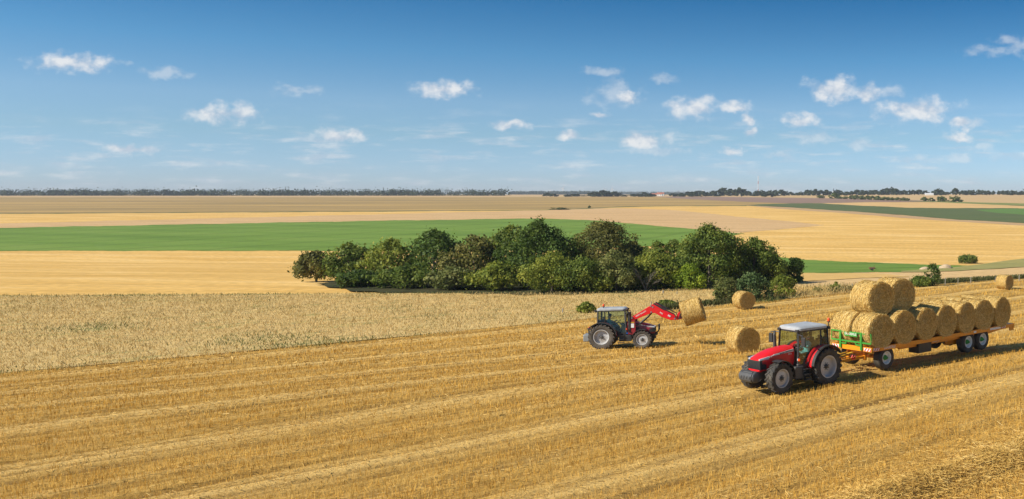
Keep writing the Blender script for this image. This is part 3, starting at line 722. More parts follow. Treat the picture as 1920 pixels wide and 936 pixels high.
def trunk_mb(seed, h, w, z0, rad, limbs=6):
    r = random.Random(seed); mb = MB()
    top = z0+(h-z0)*.55; lean = (r.uniform(-.06, .06)*h, r.uniform(-.06, .06)*h)
    mb.tube([(0, 0, -.3), (lean[0]*.3, lean[1]*.3, z0*.6+.1), (lean[0]*.7, lean[1]*.7, z0+(top-z0)*.4), (lean[0], lean[1], top)], [rad*1.3, rad, rad*.8, rad*.35], 8)
    for k in range(limbs):
        a = 2*math.pi*(k+r.random()*.6)/limbs; zz = z0+(top-z0)*r.uniform(.0, .7); f = (zz/top)
        b = (lean[0]*f, lean[1]*f, zz); L = w*.5*r.uniform(.45, .75)
        mb.tube([b, (b[0]+math.cos(a)*L*.5, b[1]+math.sin(a)*L*.5, zz+L*.45), (b[0]+math.cos(a)*L, b[1]+math.sin(a)*L, zz+L*.8)], [rad*.45, rad*.3, rad*.1], 6)
    return mb
def tree(name, label, cat, px, Y, top, wpx, shape, leaf, gap=.12, nl=6000, size=.26, seed=1, group=None, wild=.12, nc=None, bark=None, dy=1.0):
    g = px_at(px, Y); h = z_at(top, Y)-g.z; w = wpx*Y/FPX
    root = empty(name, g, (0, 0, 0), label, cat, group)
    rad = max(.05, .035*h) if cat == 'tree' else .04
    trunk_mb(seed, h, w, max(.25, gap*h), rad, 6 if cat == 'tree' else 4).build('trunk' if cat == 'tree' else 'stems', bark or M_BARK, root, smooth=60)
    nc = nc or int(40+14*w)
    V, Fc = crown_mesh(seed, w, h, gap*h, shape, nc, nl, size, wild)
    link('crown' if cat == 'tree' else 'foliage', np_mesh('crown', V, Fc), LEAF[leaf], root)
    return root
T = [
 # name, label, px, Y, top, width, shape, leaf, gap, nl, size
 ('broadleaf_tree', 'large dark green tree cut off by the left edge of the tree belt', 1012, 104, 411, 110, 'dome', 'dark', .0, 14000, .26),
 ('broadleaf_tree', 'tall olive brown tree with a pointed top in the left half of the belt', 1130, 108, 411, 122, 'dome', 'olive', .02, 15000, .25),
 ('broadleaf_tree', 'low dark rounded tree right behind the olive brown tree', 1186, 112, 452, 76, 'dome', 'olive', .02, 8000, .24),
 ('broadleaf_tree', 'yellowish green mid height tree in the dip between the two tallest trees', 1232, 108, 452, 62, 'dome', 'mid', .0, 7500, .22),
 ('broadleaf_tree', 'slim loose topped tree touching the left of the big domed tree', 1262, 110, 449, 44, 'tall', 'mid', .0, 7000, .22),
 ('broadleaf_tree', 'biggest domed tree with a broad rounded dark green crown', 1331, 106, 421, 122, 'dome', 'mid', .0, 20000, .24),
 ('broadleaf_tree', 'round topped tree joined to the right of the big domed tree', 1413, 109, 444, 84, 'dome', 'mid', .0, 12000, .24),
 ('broadleaf_tree', 'dark low tree filling the gap right of the round topped tree', 1452, 112, 488, 58, 'dome', 'dark', .0, 6500, .22),
 ('broadleaf_tree', 'narrow upright dark tree at the right end of the belt', 1488, 111, 482, 40, 'tall', 'dark', .0, 5500, .21),
 ('broadleaf_tree', 'yellow tipped shrubby tree at the far left foot of the belt', 1032, 97, 471, 84, 'dome', 'yellow', .0, 7000, .22),
 ('broadleaf_tree', 'dark green spreading tree below the olive brown tree', 1093, 97, 482, 100, 'dome', 'mid', .0, 8500, .22),
 ('broadleaf_tree', 'pale olive tree with a forked crown in the front row', 1152, 98, 469, 84, 'dome', 'grey', .0, 8000, .22),
 ('broadleaf_tree', 'green tree behind the grey dead branches', 1226, 101, 471, 88, 'dome', 'yellow', .0, 7500, .22),
 ('broadleaf_tree', 'dusky green tree at the left foot of the big domed tree', 1268, 102, 480, 66, 'dome', 'mid', .0, 6500, .22),
 ('hawthorn_bush', 'bright lime green bush under the big domed tree', 1293, 100, 494, 54, 'bush', 'bright', .0, 5000, .20),
 ('hawthorn_bush', 'grey green feathery bush left of the single bale by the verge', 1358, 87, 521, 50, 'bush', 'grey', .02, 3400, .20),
 ('hawthorn_bush', 'blue green upright bush directly behind the bale by the verge', 1412, 89, 511, 56, 'bush', 'blue', .02, 4200, .20),
 ('hawthorn_bush', 'yellow green bush standing alone right of the blue green bush', 1466, 92.5, 516, 46, 'bush', 'yellow', .04, 2300, .19),
 ('hawthorn_bush', 'small round green bush behind the rear of the loader tractor', 1097, 79, 567, 32, 'bush', 'yellow', .02, 1500, .17),
 ('hawthorn_bush', 'small green bush behind the bent red loader arm', 1252, 83.5, 563, 34, 'bush', 'mid', .02, 1000, .17),
 ('hawthorn_bush', 'low leafy bush left of the spiky shrub beyond the stacked bales', 1727, 104, 517, 40, 'bush', 'mid', .02, 2200, .19),
 ('spiky_shrub', 'tall thin spiky dark shrub beyond the stacked bales', 1750, 104.5, 494, 40, 'cone', 'dark', .03, 1500, .17),
 ('weed_clump', 'tiny weedy shrub on the field edge nearest the yellow green bush', 1533, 97, 540, 16, 'bush', 'grey', .02, 500, .15),
 ('weed_clump', 'thin straggly sapling on the field edge left of the stacked bales', 1568, 98.5, 528, 17, 'cone', 'yellow', .02, 420, .15),
]
for i, (nm, lab, px, Y, top, wp, sh, lf, gap, nl, sz) in enumerate(T):
    tree(nm, lab, 'tree' if 'tree' in nm else 'bush', px, Y, top, wp, sh, lf, gap, nl, sz, seed=11+i, wild=.34 if sh == 'cone' else .18)
# the dark understorey between the trunks of the front row
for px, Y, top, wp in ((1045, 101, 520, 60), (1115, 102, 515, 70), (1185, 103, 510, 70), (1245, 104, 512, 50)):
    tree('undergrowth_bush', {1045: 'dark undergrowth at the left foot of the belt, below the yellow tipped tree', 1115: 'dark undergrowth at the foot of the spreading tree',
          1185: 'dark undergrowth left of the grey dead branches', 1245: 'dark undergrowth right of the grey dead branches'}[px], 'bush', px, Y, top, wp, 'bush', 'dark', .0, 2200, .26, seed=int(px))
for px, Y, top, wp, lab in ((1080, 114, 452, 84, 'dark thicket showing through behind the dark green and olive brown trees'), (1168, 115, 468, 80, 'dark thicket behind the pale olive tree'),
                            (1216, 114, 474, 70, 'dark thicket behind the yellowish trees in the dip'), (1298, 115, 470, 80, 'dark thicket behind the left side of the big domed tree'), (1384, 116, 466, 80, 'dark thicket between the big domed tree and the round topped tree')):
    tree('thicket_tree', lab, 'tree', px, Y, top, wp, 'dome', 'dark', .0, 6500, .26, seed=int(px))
# the dead grey shrub
g = px_at(1203, 95.5); root = empty('dead_shrub', g-Vector((0, -1.7, 0)), label='leafless pale grey shrub with bare forked branches in front of the trees', cat='bush')
r = random.Random(5); st, tw = MB(), MB()
for k in range(9):
    a = r.uniform(0, 6.28); L = r.uniform(.5, 1.2); H = r.uniform(1.0, 2.5)
    p0 = (r.uniform(-.15, .15), r.uniform(-.1, .1), -.1); p1 = (math.cos(a)*L*.4, math.sin(a)*L*.3, H*.45); p2 = (math.cos(a)*L, math.sin(a)*L*.7, H)
    st.tube([p0, p1, p2], [.032, .024, .010], 6)
    for q in range(9):
        f = r.uniform(.3, 1); b = [p1[i]*(1-f)+p2[i]*f for i in range(3)]; a2 = a+r.uniform(-1.2, 1.2); l2 = r.uniform(.4, 1.0)
        st.tube([b, (b[0]+math.cos(a2)*l2, b[1]+math.sin(a2)*l2*.7, b[2]+l2*r.uniform(.2, .7))], [.014, .005], 5)
st.build('stems', M_PALEBARK, root, smooth=60)
# trees running on to the left of the picture
LT = [(960, 110, 420, 100, 'mid', 'broad mid green tree first beyond the dark tree at the belt end'), (890, 108, 440, 90, 'olive', 'olive tree second beyond the dark tree at the belt end'),
      (815, 110, 428, 105, 'dark', 'dark broad tree in the middle of the left belt'), (735, 111, 446, 95, 'yellow', 'yellow green tree left of the dark broad tree'),
      (655, 113, 455, 85, 'mid', 'low mid green tree near the far left end of the belt'), (590, 114, 470, 70, 'olive', 'lowest olive tree ending the belt on the far left'),
      (930, 99, 492, 80, 'yellow', 'shrubby yellow green tree in the left front row'), (850, 100, 500, 85, 'grey', 'shrubby grey green tree in the left front row'),
      (760, 102, 498, 85, 'mid', 'shrubby mid green tree in the left front row'), (670, 104, 506, 70, 'dark', 'shrubby dark tree ending the left front row')]
for i, (px, Y, top, wp, lf, lab) in enumerate(LT):
    tree('broadleaf_tree', lab, 'tree', px, Y, top, wp, 'dome', lf, .06, 4500, .32, seed=80+i, wild=.16)
# the dense clipped-looking tree alone in the valley
tree('lone_tree', 'single dense dark tree standing alone where the green strip ends', 'tree', 1815, 222, 478.5, 30, 'block', 'mid', .0, 5200, .28, seed=55, wild=.04, nc=110)

# far trees: six shapes shared by all of them
FARLEAF = island_mat('far_leaves', [(0, (.018, .030, .014)), (.5, (.040, .060, .026)), (1, (.075, .092, .036))], .8, .1, .1)
FARHEDGE = island_mat('far_hedge_leaves', [(0, (.040, .060, .016)), (.5, (.105, .140, .036)), (1, (.19, .21, .06))], .8, .1, .1)
fm = {}
for tone, mt in (('wood', FARLEAF), ('hedge', FARHEDGE)):
    fm[tone] = []
    for k in range(6):
        V, Fc = crown_mesh(300+k, 1, 1, .02, ['dome', 'round', 'dome', 'tall', 'dome', 'bush'][k], 30, 650, .19, .2)
        mm = np_mesh('far_tree', V, Fc); mm.materials.append(mt); fm[tone].append(mm)
rr = random.Random(3)
def far_tree(px, top, w, Y, name, label, group, tone='wood', cat='tree'):
    g = px_at(px, Y); h = z_at(top, Y)-g.z
    o = bpy.data.objects.new(name, rr.choice(fm[tone])); COL.objects.link(o)
    o.location = g-Vector((0, 0, .1*h)); ww = w*(1.5 if tone == 'wood' else 1.15)*Y/FPX
    o.scale = (ww, ww, h*1.30); o.rotation_euler = (0, 0, rr.uniform(0, 6.28))
    return tag(o, label, cat, group)
A1 = [(1304,360,11),(1311,359,12),(1318,360,10),(1327,361,9),(1333,360.5,8),(1338,359,8),(1346,357.5,12),(1358,354.5,14),(1370,356,12),(1380,357,10),(1387,355,11),(1396,356.5,11),(1402,360,8),(1407,361,6),(1417,360,9)]
A2 = [(1428,358,10),(1437,361,10),(1446,358,10),(1455,357.5,10),(1464,357.5,13),(1474,361,8),(1482,361,8),(1494,362,10),(1503,360.5,9),(1514,358,10),(1520,357.5,8),(1530,356.5,9),(1540,358.5,10),(1549,357.5,9),(1557,360,10)]
A3 = [(1569,357,10),(1578,359,9),(1587,360.5,10),(1596,359.5,8),(1607,357.5,10),(1616,358,10),(1624,359,8),(1632,358,10),(1642,357.5,11),(1652,357.5,9),(1660,355,12),(1669,353.5,14),(1680,356,10),(1688,359,8),(1695,358,8),(1703,358,9),(1712,358,9),(1723,357.5,11),(1735,358.5,10)]
A4 = [(1757,355.5,14),(1768,360,9),(1776,361,8),(1803,359,8),(1809,358.5,8),(1816,357.5,9),(1825,357.5,9),(1835,357.5,9),(1844,358,9),(1852,359,8),(1862,359,5),(1872,359,5),(1880,358.5,7),(1888,358.5,8),(1897,358.5,8),(1905,359,8),(1912,359.5,8),(1919,361,9)]
for lst, lab, grp in ((A1, 'small dark tree of the horizon row left of the radio mast', 'horizon trees left of the radio mast'),
                      (A2, 'small dark tree of the horizon row between the radio mast and the church spire', 'horizon trees between mast and spire'),
                      (A3, 'small dark tree of the horizon row between the church spire and the white barn', 'horizon trees between spire and barn'),
                      (A4, 'small dark tree of the horizon row to the right of the white barn', 'horizon trees right of the white barn')):
    for px, top, w in lst: far_tree(px, top, w, 1560+rr.uniform(-60, 120), 'horizon_tree', lab, grp)
far_tree(1791, 355.3, 10, 1540, 'horizon_tree', 'square topped tree rising above its neighbours on the right horizon', None)
far_tree(1442, 363.5, 18, 1380, 'horizon_tree', 'low dark hedge clump just right of the radio mast foot', None)
A5 = [(1028,363,10),(1038,364,12),(1063,365,8),(1073,364.5,10),(1082,364,8),(1096,366.5,10),(1170,366,9),(1187,364.5,10),(1197,364,12),(1208,361.5,10),(1217,363.5,12),(1226,365,8),(1262,363,9),(1270,364,10),(1280,362.5,10),(1290,361,9),(1298,361,10)]
for px, top, w in A5: far_tree(px, top, w, 1490+rr.uniform(-10, 60), 'horizon_tree', 'small low tree of the scattered row on the left horizon', 'scattered trees on the left horizon')
for px, top, w in [(1112,362,13),(1121,360.3,15),(1132,359,15),(1143,359.5,15),(1152,360.5,14),(1159,363,9)]:
    far_tree(px, top, w, 1490+rr.uniform(0, 40), 'copse_tree', 'tree of the long dark copse below the wind turbines', 'trees of the dark copse below the turbines')
# hedge of rounder, sunnier bushes below them
A6 = [(1540,367,12,371.8),(1564,363.5,17,372.4),(1575,369,11,372.6),(1585,369,11,373),(1597,367.6,12,373.6),(1606,367,12,374),(1618,367.5,12,374.2),(1627,368,10,374.5),(1636,368.5,9,374.8),(1646,368.5,11,375.2),(1661,370,17,375.6),(1673,371,9,375.8),(1684,371,11,376),(1694,371,14,376.2),(1702,372,7,376.3)]
for px, top, w, b in A6: far_tree(px, top, w, at1(px, b).y, 'hedgerow_bush', 'sunlit round bush of the hedge above the ploughed strip', 'bushes of the hedge above the ploughed strip', 'hedge', 'bush')
for px, top, w, b, lab in [(1733,370.3,11,377.2,'leftmost of four separate round bushes on the far gold field'), (1746,371.7,11,377.4,'smallest and lowest of the four separate bushes on the far gold field'),
                           (1766,368.8,15,378,'tallest of the four separate bushes on the far gold field'), (1791,369.5,18,378.6,'widest and rightmost of the four separate bushes on the far gold field')]:
    far_tree(px, top, w, at1(px, b).y, 'field_bush', lab, None, 'hedge', 'bush')
far_tree(1050, 389.6, 24, at1(1050, 393.2).y, 'hedge_bush', 'long low dark hedge bush on the grass margin of the fallow field', None, 'hedge', 'bush')
far_tree(1105.5, 386.2, 5, at1(1105.5, 390.6).y, 'hedge_bush', 'single tiny bush on the grass margin right of the long low hedge', None, 'hedge', 'bush')
# woods so far off that they read as one mass
def wood(x0, x1, base, top, Y, name, lab, n, amp=0.):
    Vs, Fs, o = [], [], 0
    for k in range(n):
        px = x0+(x1-x0)*(k+rr.random())/n; g = px_at(px, Y); tp = top+rr.uniform(-.25, .5)+amp*(math.sin(px*.031)+.7*math.sin(px*.083+1)+.5*math.sin(px*.21)); h = z_at(tp, Y)-g.z; w = (x1-x0)/n*4*Y/FPX
        V, Fc = crown_mesh(700+k, w, h, .02, 'dome', 20, 300, h*.48, .2)
        Vs.append(V+np.array(g)[None]); Fs.append(Fc+o); o += len(V)
    tag(link(name, np_mesh(name, np.concatenate(Vs), np.concatenate(Fs)), FARLEAF), lab, 'wood', kind='stuff')
wood(960, 1118, 364.5, 359, 3600, 'distant_wood', 'long blue grey wood on the horizon below the left turbines', 40)
wood(1118, 1310, 364.5, 362.2, 4200, 'distant_wood', 'thin blue line of woodland on the horizon left of the mast', 36)
wood(1930, 2600, 364.5, 360.5, 1650, 'horizon_wood', 'dark wood continuing the horizon trees to the right', 50, .8)
wood(-250, 940, 365.5, 361.5, 1750, 'horizon_wood', 'low dark wood along the left horizon', 110, .9)
# ------------------------------------------------------------------ far landmarks
M_TURB = pmat('turbine_white', (.80, .80, .80), .5, col2=(.74, .74, .74))
def turbine(px, hub, Y, rot, lab, rl=None):
    g = px_at(px, Y); H = z_at(hub, Y)-g.z; L = rl or H*.5
    root = empty('wind_turbine', g, (0, 0, .25), lab, 'wind turbine', 'wind turbines')
    m = MB(); m.tube([(0, 0, -20), (0, 0, H)], [H*.05, H*.035], 10); m.build('tower', M_TURB, root, smooth=60)
    m = MB(); m.box((0, 1.2, H), (H*.03, H*.085, H*.035)); m.build('nacelle', M_TURB, root, bevel=.3)
    for k in range(3):
        a = rot+k*2*math.pi/3
        m = MB(); c, s_ = math.cos(a), math.sin(a)
        pr = [(0, .05), (.12, .13), (.5, .10), (1, .04)]
        pts = [(f*L*c - w*L*s_, f*L*s_ + w*L*c) for f, w in pr]+[(f*L*c + w*L*.3*s_, f*L*s_ - w*L*.3*c) for f, w in pr[::-1]]
        m.prism([(x, z+H) for x, z in pts], -H*.055, -H*.046); m.build('blade', M_TURB, root)
turbine(1033, 357.5, 5200, .6, 'palest wind turbine at the far left by the picture edge of the fields')
turbine(1056, 353, 4200, .9, 'nearest and tallest wind turbine, above the long blue wood')
turbine(1135, 356, 4800, .2, 'small wind turbine on the left of the pair above the dark copse')
turbine(1148.5, 354.5, 4400, 1.57, 'wind turbine on the right of the pair above the dark copse')
# guyed radio mast in red and white bands
Y = 2600; g = px_at(1422, Y); H = z_at(330, Y)-g.z
root = empty('radio_mast', g, label='very tall thin red and white radio mast on the horizon', cat='radio mast')
M_MASTW = pmat('mast_white', (.74, .75, .77), .6); M_MASTR = pmat('mast_red', (.55, .18, .17), .6)
nb = 7
for k in range(nb):
    m = MB(); m.tube([(0, 0, H*k/nb), (0, 0, H*(k+1)/nb)], .95, 6); m.build('mast_section', M_MASTR if k in (4, 1) else M_MASTW, root)
for a in (0, 2.09, 4.19):
    m = MB(); m.tube([(math.cos(a)*28, math.sin(a)*28, -4), (0, 0, H*.66)], .05, 4); m.build('guy_wire', M_STEEL, root)
# water tower
Y = 2000; g = px_at(1319, Y); H = z_at(357, Y)-g.z
root = empty('water_tower', g, label='white water tower above the trees left of the mast', cat='water tower')
m = MB(); m.tube([(0, 0, -2), (0, 0, H*.7)], [1.1, .9], 12); m.build('shaft', M_CONC, root, smooth=50)
m = MB(); m.tube([(0, 0, H*.62), (0, 0, H*.72), (0, 0, H*.97), (0, 0, H)], [.8, 1.35, 1.35, .6], 14); m.build('tank', M_WHITE, root, smooth=50)
# church
Y = 1950; g = px_at(1563, Y); H = z_at(353, Y)-g.z
root = empty('church', g, (0, 0, .3), 'distant church with a dark pointed spire rising out of the trees', 'church')
m = MB(); m.box((0, 0, H*.24), (4, 4, H*.48)); m.build('tower', M_CONC, root)
m = MB(); m.loft([[(-2, -2, H*.48), (2, -2, H*.48), (2, 2, H*.48), (-2, 2, H*.48)], [(-.9, -.9, H*.62), (.9, -.9, H*.62), (.9, .9, H*.62), (-.9, .9, H*.62)], [(-.12, -.12, H), (.12, -.12, H), (.12, .12, H), (-.12, .12, H)]]); m.build('spire', M_SLATE, root)
m = MB(); m.box((8, 0, 2.5), (12, 6, 5.2)); m.build('nave', M_CONC, root)
m = MB(); m.prism([(-3.3, 5.1), (3.3, 5.1), (0, 8.5)], 2.05, 14.3, Matrix.Rotation(-math.pi/2, 4, 'Z')); m.build('roof', M_SLATE, root)
def house(px, Y, w, d, hw, hr, lab, wall=M_WHITE, roof=M_TILE, rz=0., name='farmhouse', nwin=2):
    g = px_at(px, Y)
    root = empty(name, g, (0, 0, rz), lab, 'house' if name == 'farmhouse' else 'barn')
    m = MB(); m.box((0, 0, hw/2-.5), (w, d, hw+1)); m.prism([(-d/2, hw), (d/2, hw), (0, hw+hr)], -w/2, w/2, Matrix.Rotation(math.pi/2, 4, 'Z')); m.build('wall', wall, root)
    m = MB()
    for s_ in (-1, 1): m.bar((0, s_*(d/2+.3), hw-.15), (0, 0, hw+hr+.08), w+.6, .18)
    m.build('roof', roof, root)
    for k in range(nwin):
        m = MB(); m.box((-w/2+w*(k+.5)/nwin, -d/2-.03, hw*.5), (1.1, .06, 1.3)); m.build('window', M_DKGREY, root)
house(1237.5, 1650, 9, 7, 3.0, 2.6, 'white farmhouse with a red roof, left one of the pair on the left horizon')
house(1243, 1660, 5, 6, 3.6, 2.2, 'narrow white farmhouse with a red roof, right one of the pair on the left horizon', nwin=1)
house(1229, 1680, 14, 6, 2.0, 2.0, 'long low farm barn with a red roof beside the white farmhouses', wall=pmat('pink_render', (.5, .36, .3), .8), name='barn', nwin=0)
house(1742, 1500, 13, 8, 1.9, 1.0, 'low white barn between the trees on the right horizon', roof=M_CONC, name='barn', nwin=0)

# low rusty water trough, heap, posts
g = at1(1635, 507.2)
root = empty('field_trailer', g, (0, 0, .15), 'small rusty brown box trailer parked at the near edge of the green strip', 'trailer')
m = MB(); m.box((0, 0, .40), (1.0, .6, .26)); m.build('box_body', M_RUST, root, bevel=.02)
m = MB(); m.bar((.48, 0, .33), (.9, 0, .25), .06); m.bar((.40, .2, .45), (.40, .2, .85), .05); m.build('drawbar', M_RUST, root)
for s_ in (-1, 1):
    m = MB(); m.lathe([(0, -.06), (.20, -.06), (.22, 0), (.20, .06), (0, .06)], 14, Matrix.Translation((0, s_*.36, .20))); m.build('wheel', M_RUBBER, root, smooth=40)
for px, py, w, h, lab in ((1773, 503, 26, .75, 'larger pale heap of spread chalk beside the lone tree'), (1734, 505, 20, .5, 'smaller pale heap left of the larger one')):
    g = at1(px, py); ww = w*g.y/FPX
    m = MB(); rs = random.Random(int(px)); ng = 14
    secs = []
    for k in range(7):
        f = k/6; rad = math.cos(f*1.5)
        secs.append([(math.cos(6.283*q/ng)*ww/2*rad*(1+.16*rs.uniform(-1, 1)), math.sin(6.283*q/ng)*ww/3*rad*(1+.16*rs.uniform(-1, 1)), -.1+math.sin(f*1.5)*h*(1+.15*rs.uniform(-1, 1))) for q in range(ng)])
    m.loft(secs)
    o = m.build('heap', pmat('chalk_heap', (.50, .38, .25), .9, col2=(.38, .28, .17), nscale=2, bump=.5), None, smooth=40); o.location = g
    tag(o, lab, 'heap')
def post(px, Y, py_top, lab, th=.06, group='fence posts along the field edge'):
    g = px_at(px, Y); h = z_at(py_top, Y)-g.z
    m = MB(); m.tube([(0, 0, -.2), (.02, 0, h*.95), (.02, 0, h)], [th, th*.9, th*.6], 7)
    o = m.build('fence_post', M_POST, None, smooth=50); o.location = g; tag(o, lab, 'post', group)
post(1052, 78.5, 579, 'leaning fence post standing alone left of the round bush', .06)
post(1242, 95, 545, 'short pale fence post by the trees above the loader arm', .08)
post(1268, 94, 547, 'thin fence post at the tree foot above the held bale', .04)
post(1219, 83, 566, 'thin fence post just behind the top of the loader arm', .05)
post(1444.5, 92, 545, 'stout white fence post beside the yellow green bush', .10)
post(1598, 101, 532, 'thin fence post left of the stacked bales', .05)
post(1773, 106.5, 521, 'fence post right of the spiky shrub', .05)
post(1797, 107, 521.5, 'thin fence post midway between the spiky shrub and the far right bale', .04)
post(1821, 108, 519.5, 'tallest fence post on the right, near the far right bale', .05)
post(1867, 110, 519, 'fence post directly left of the far right bale', .04)
post(1912, 112, 515.5, 'fence post right of the far right bale', .06)

# ------------------------------------------------------------------ bales
BR, BL = .75, 1.2
def bale_mesh(seed, sag=0.0):
    r = np.random.default_rng(seed)
    n, ny, nr = 64, 13, 12
    th = np.linspace(0, 2*np.pi, n, endpoint=False)
    V = []
    def rad(t, y): return BR*(1+.012*np.sin(3*t+seed)+.010*np.sin(5*t+2*seed)+.008*np.sin(y*9+seed*1.7)) 
    rows = []
    prof = [(f, -BL/2-.015*math.cos(f*8+seed)-.02*(1-f)) for f in np.linspace(.02, .95, nr)]+[(1-.03*abs(q)**6, q*BL/2) for q in np.linspace(-.985, .985, ny)]+[(f, BL/2+.015*math.cos(f*7+seed)+.02*(1-f)) for f in np.linspace(.95, .02, nr)]
    for f, y in prof:
        rr_ = f*rad(th, y)+r.normal(0, .006, n)*(f > .3); yy = y+r.normal(0, .008, n)
        z = rr_*np.cos(th); z = np.where(z < -BR*.93, -BR*.93-(z+BR*.93)*-.4, z)
        rows.append(np.stack([rr_*np.sin(th), yy, z], 1))
    P = np.stack(rows); m = len(rows)
    i = np.arange(m*n).reshape(m, n); j = np.roll(i, -1, 1)
    f = np.stack([i[:-1], i[1:], j[1:], j[:-1]], -1).reshape(-1, 4)
    base = P.reshape(-1, 3); nb_ = len(f)
    # stalks on the rolled side, wound round, and on the ends, lying in spirals, with some sticking out
    k = 6500
    a = r.random(k)*2*np.pi; y = (r.random(k)-.5)*BL*.99; rd = BR*(1.0+.012*np.sin(3*a+seed)+.010*np.sin(5*a+2*seed))+.006+.02*r.random(k)**3
    c = np.stack([rd*np.sin(a), y, rd*np.cos(a)], 1)
    tg = np.stack([np.cos(a), np.zeros(k), -np.sin(a)], 1); ax = np.tile([0, 1., 0], (k, 1)); ra = np.stack([np.sin(a), np.zeros(k), np.cos(a)], 1)
    ang = r.normal(0, .42, k); d = tg*np.cos(ang)[:, None]+ax*np.sin(ang)[:, None]+ra*r.normal(0, .13, k)[:, None]
    k2 = 6000
    a2 = r.random(k2)*2*np.pi; r2 = BR*np.sqrt(r.random(k2))*.99; sd = np.where(r.random(k2) < .5, -1, 1)
    c2 = np.stack([r2*np.sin(a2), sd*(BL/2+.024+.02*r.random(k2)**3), r2*np.cos(a2)], 1)
    tg2 = np.stack([np.cos(a2), np.zeros(k2), -np.sin(a2)], 1); ra2 = np.stack([np.sin(a2), np.zeros(k2), np.cos(a2)], 1)
    an2 = r.normal(0, .7, k2); d2 = tg2*np.cos(an2)[:, None]+ra2*np.sin(an2)[:, None]+np.outer(sd*np.abs(r.normal(0, .22, k2)), [0, 1, 0])
    C = np.concatenate([c, c2]); D = np.concatenate([d, d2]); Nn = np.concatenate([ra, np.outer(sd, [0, 1., 0])])
    kk = k+k2; D /= np.linalg.norm(D, axis=1)[:, None]; Wv = np.cross(D, Nn+.5*r.normal(size=(kk, 3))); Wv /= np.linalg.norm(Wv, axis=1)[:, None]
    Lh = (.035+.085*r.random(kk))[:, None]; Wh = (.0035+.005*r.random(kk))[:, None]
    SVv = np.stack([C-D*Lh-Wv*Wh, C-D*Lh+Wv*Wh, C+D*Lh+Wv*Wh, C+D*Lh-Wv*Wh], 1)
    SVv[:, :, 2] = np.maximum(SVv[:, :, 2], -BR*.97); SVv = SVv.reshape(-1, 3)
    Ff = np.concatenate([f, len(base)+np.arange(4*kk).reshape(kk, 4)])
    me = np_mesh('round_bale', np.concatenate([base, SVv]), Ff)
    mi = np.zeros(len(me.polygons), np.int32); mi[nb_:] = 1; me.polygons.foreach_set('material_index', mi)
    sm = np.zeros(len(me.polygons), bool); sm[:nb_] = True; me.polygons.foreach_set('use_smooth', sm)
    me.materials.append(M_BALE); me.materials.append(BALE_STRAW); me.update()
    return me
BM = [bale_mesh(k) for k in range(5)]
nbale = [0]
def bale(c, axis_ang, label, group=None, roll=None, tilt=0., s=1.0):
    """c: centre; axis_ang: heading of the roll's axis in the ground plane"""
    o = bpy.data.objects.new('straw_bale', BM[nbale[0] % 5]); COL.objects.link(o); nbale[0] += 1
    o.location = c
    q = Matrix.Rotation(axis_ang-math.pi/2, 4, 'Z') @ Matrix.Rotation(tilt, 4, 'X') @ Matrix.Rotation(0 if roll is None else roll, 4, 'Y')
    o.rotation_euler = q.to_euler(); rb = random.Random(nbale[0]); o.scale = (s*rb.uniform(.985, 1.03), s*rb.uniform(.97, 1.03), s*rb.uniform(.965, 1.01))
    return tag(o, label, 'straw bale', group)
def field_bale(px, py_bot, axis, lab, s=1.0):
    g = at1(px, py_bot); v = Vector((math.cos(axis), math.sin(axis), 0))
    c = Vector((g.x, g.y, 0)); c.y += .25; c.z = float(fieldz(c.x, c.y))+BR*.93*s
    bale(c, axis, lab, 'bales lying in the field', 0, 0, s)
field_bale(1392, 661, R(-57), 'straw bale lying on the stubble just left of the front tractor', 1.02)
field_bale(1394, 579.5, R(-55), 'straw bale by the grass verge in front of the blue green bush', 1.0)
field_bale(1884, 542.5, R(-43), 'straw bale far off on the stubble at the right, beyond the trailer', 1.0)

# ------------------------------------------------------------------ wheels
def tyre_mb(rad, w, ri, lugs=20, lug=True):
    m = MB()
    k = .955 if lug else .985
    m.lathe([(ri*.98, -w*.40), (ri+.03, -w*.47), (ri+(rad-ri)*.5, -w*.52), (rad*.90, -w*.50), (rad*k, -w*.40), (rad*(k+.01), 0), (rad*k, w*.40), (rad*.90, w*.50), (ri+(rad-ri)*.5, w*.52), (ri+.03, w*.47), (ri*.98, w*.40)], 56)
    if lug:
        for q in range(lugs):
            for s_ in (-1, 1):
                th = 2*math.pi*(q+(.5 if s_ > 0 else 0))/lugs
                M = Matrix.Rotation(th, 4, 'Y') @ Matrix.Translation((0, s_*w*.26, rad*.955)) @ Matrix.Rotation(s_*R(-38), 4, 'Z')
                m.box((0, 0, 0), (rad*.085, w*.66, rad*.09), M=M)
                M2 = Matrix.Rotation(th+s_*0+R(10.5)*(1), 4, 'Y') @ Matrix.Translation((0, s_*w*.49, rad*.905))
                m.box((0, 0, 0), (rad*.085, w*.07, rad*.13), M=M2)
    else:
        for q in range(5):
            y = (q-2)*w*.16
            m.lathe([(rad*.985, y-w*.055), (rad, y-w*.045), (rad, y+w*.045), (rad*.985, y+w*.055)], 56)
    return m
def rim_mb(ri, w, deep=.3, n=48):
    m = MB()
    m.lathe([(ri*.99, w*.44), (ri*1.01, w*.47), (ri*.93, w*.46), (ri*.90, w*.36), (ri*.86, w*.2), (ri*.83, w*deep*.5), (ri*.70, w*deep*.45), (ri*.52, w*(deep*.45+.06)), (ri*.40, w*(deep*.45+.07)), (.0, w*(deep*.45+.07))], n)
    m.lathe([(ri*.99, -w*.44), (ri*.90, -w*.36), (ri*.85, 0), (ri*.5, w*.02), (0, w*.02)], n)
    return m
WCACHE = {}
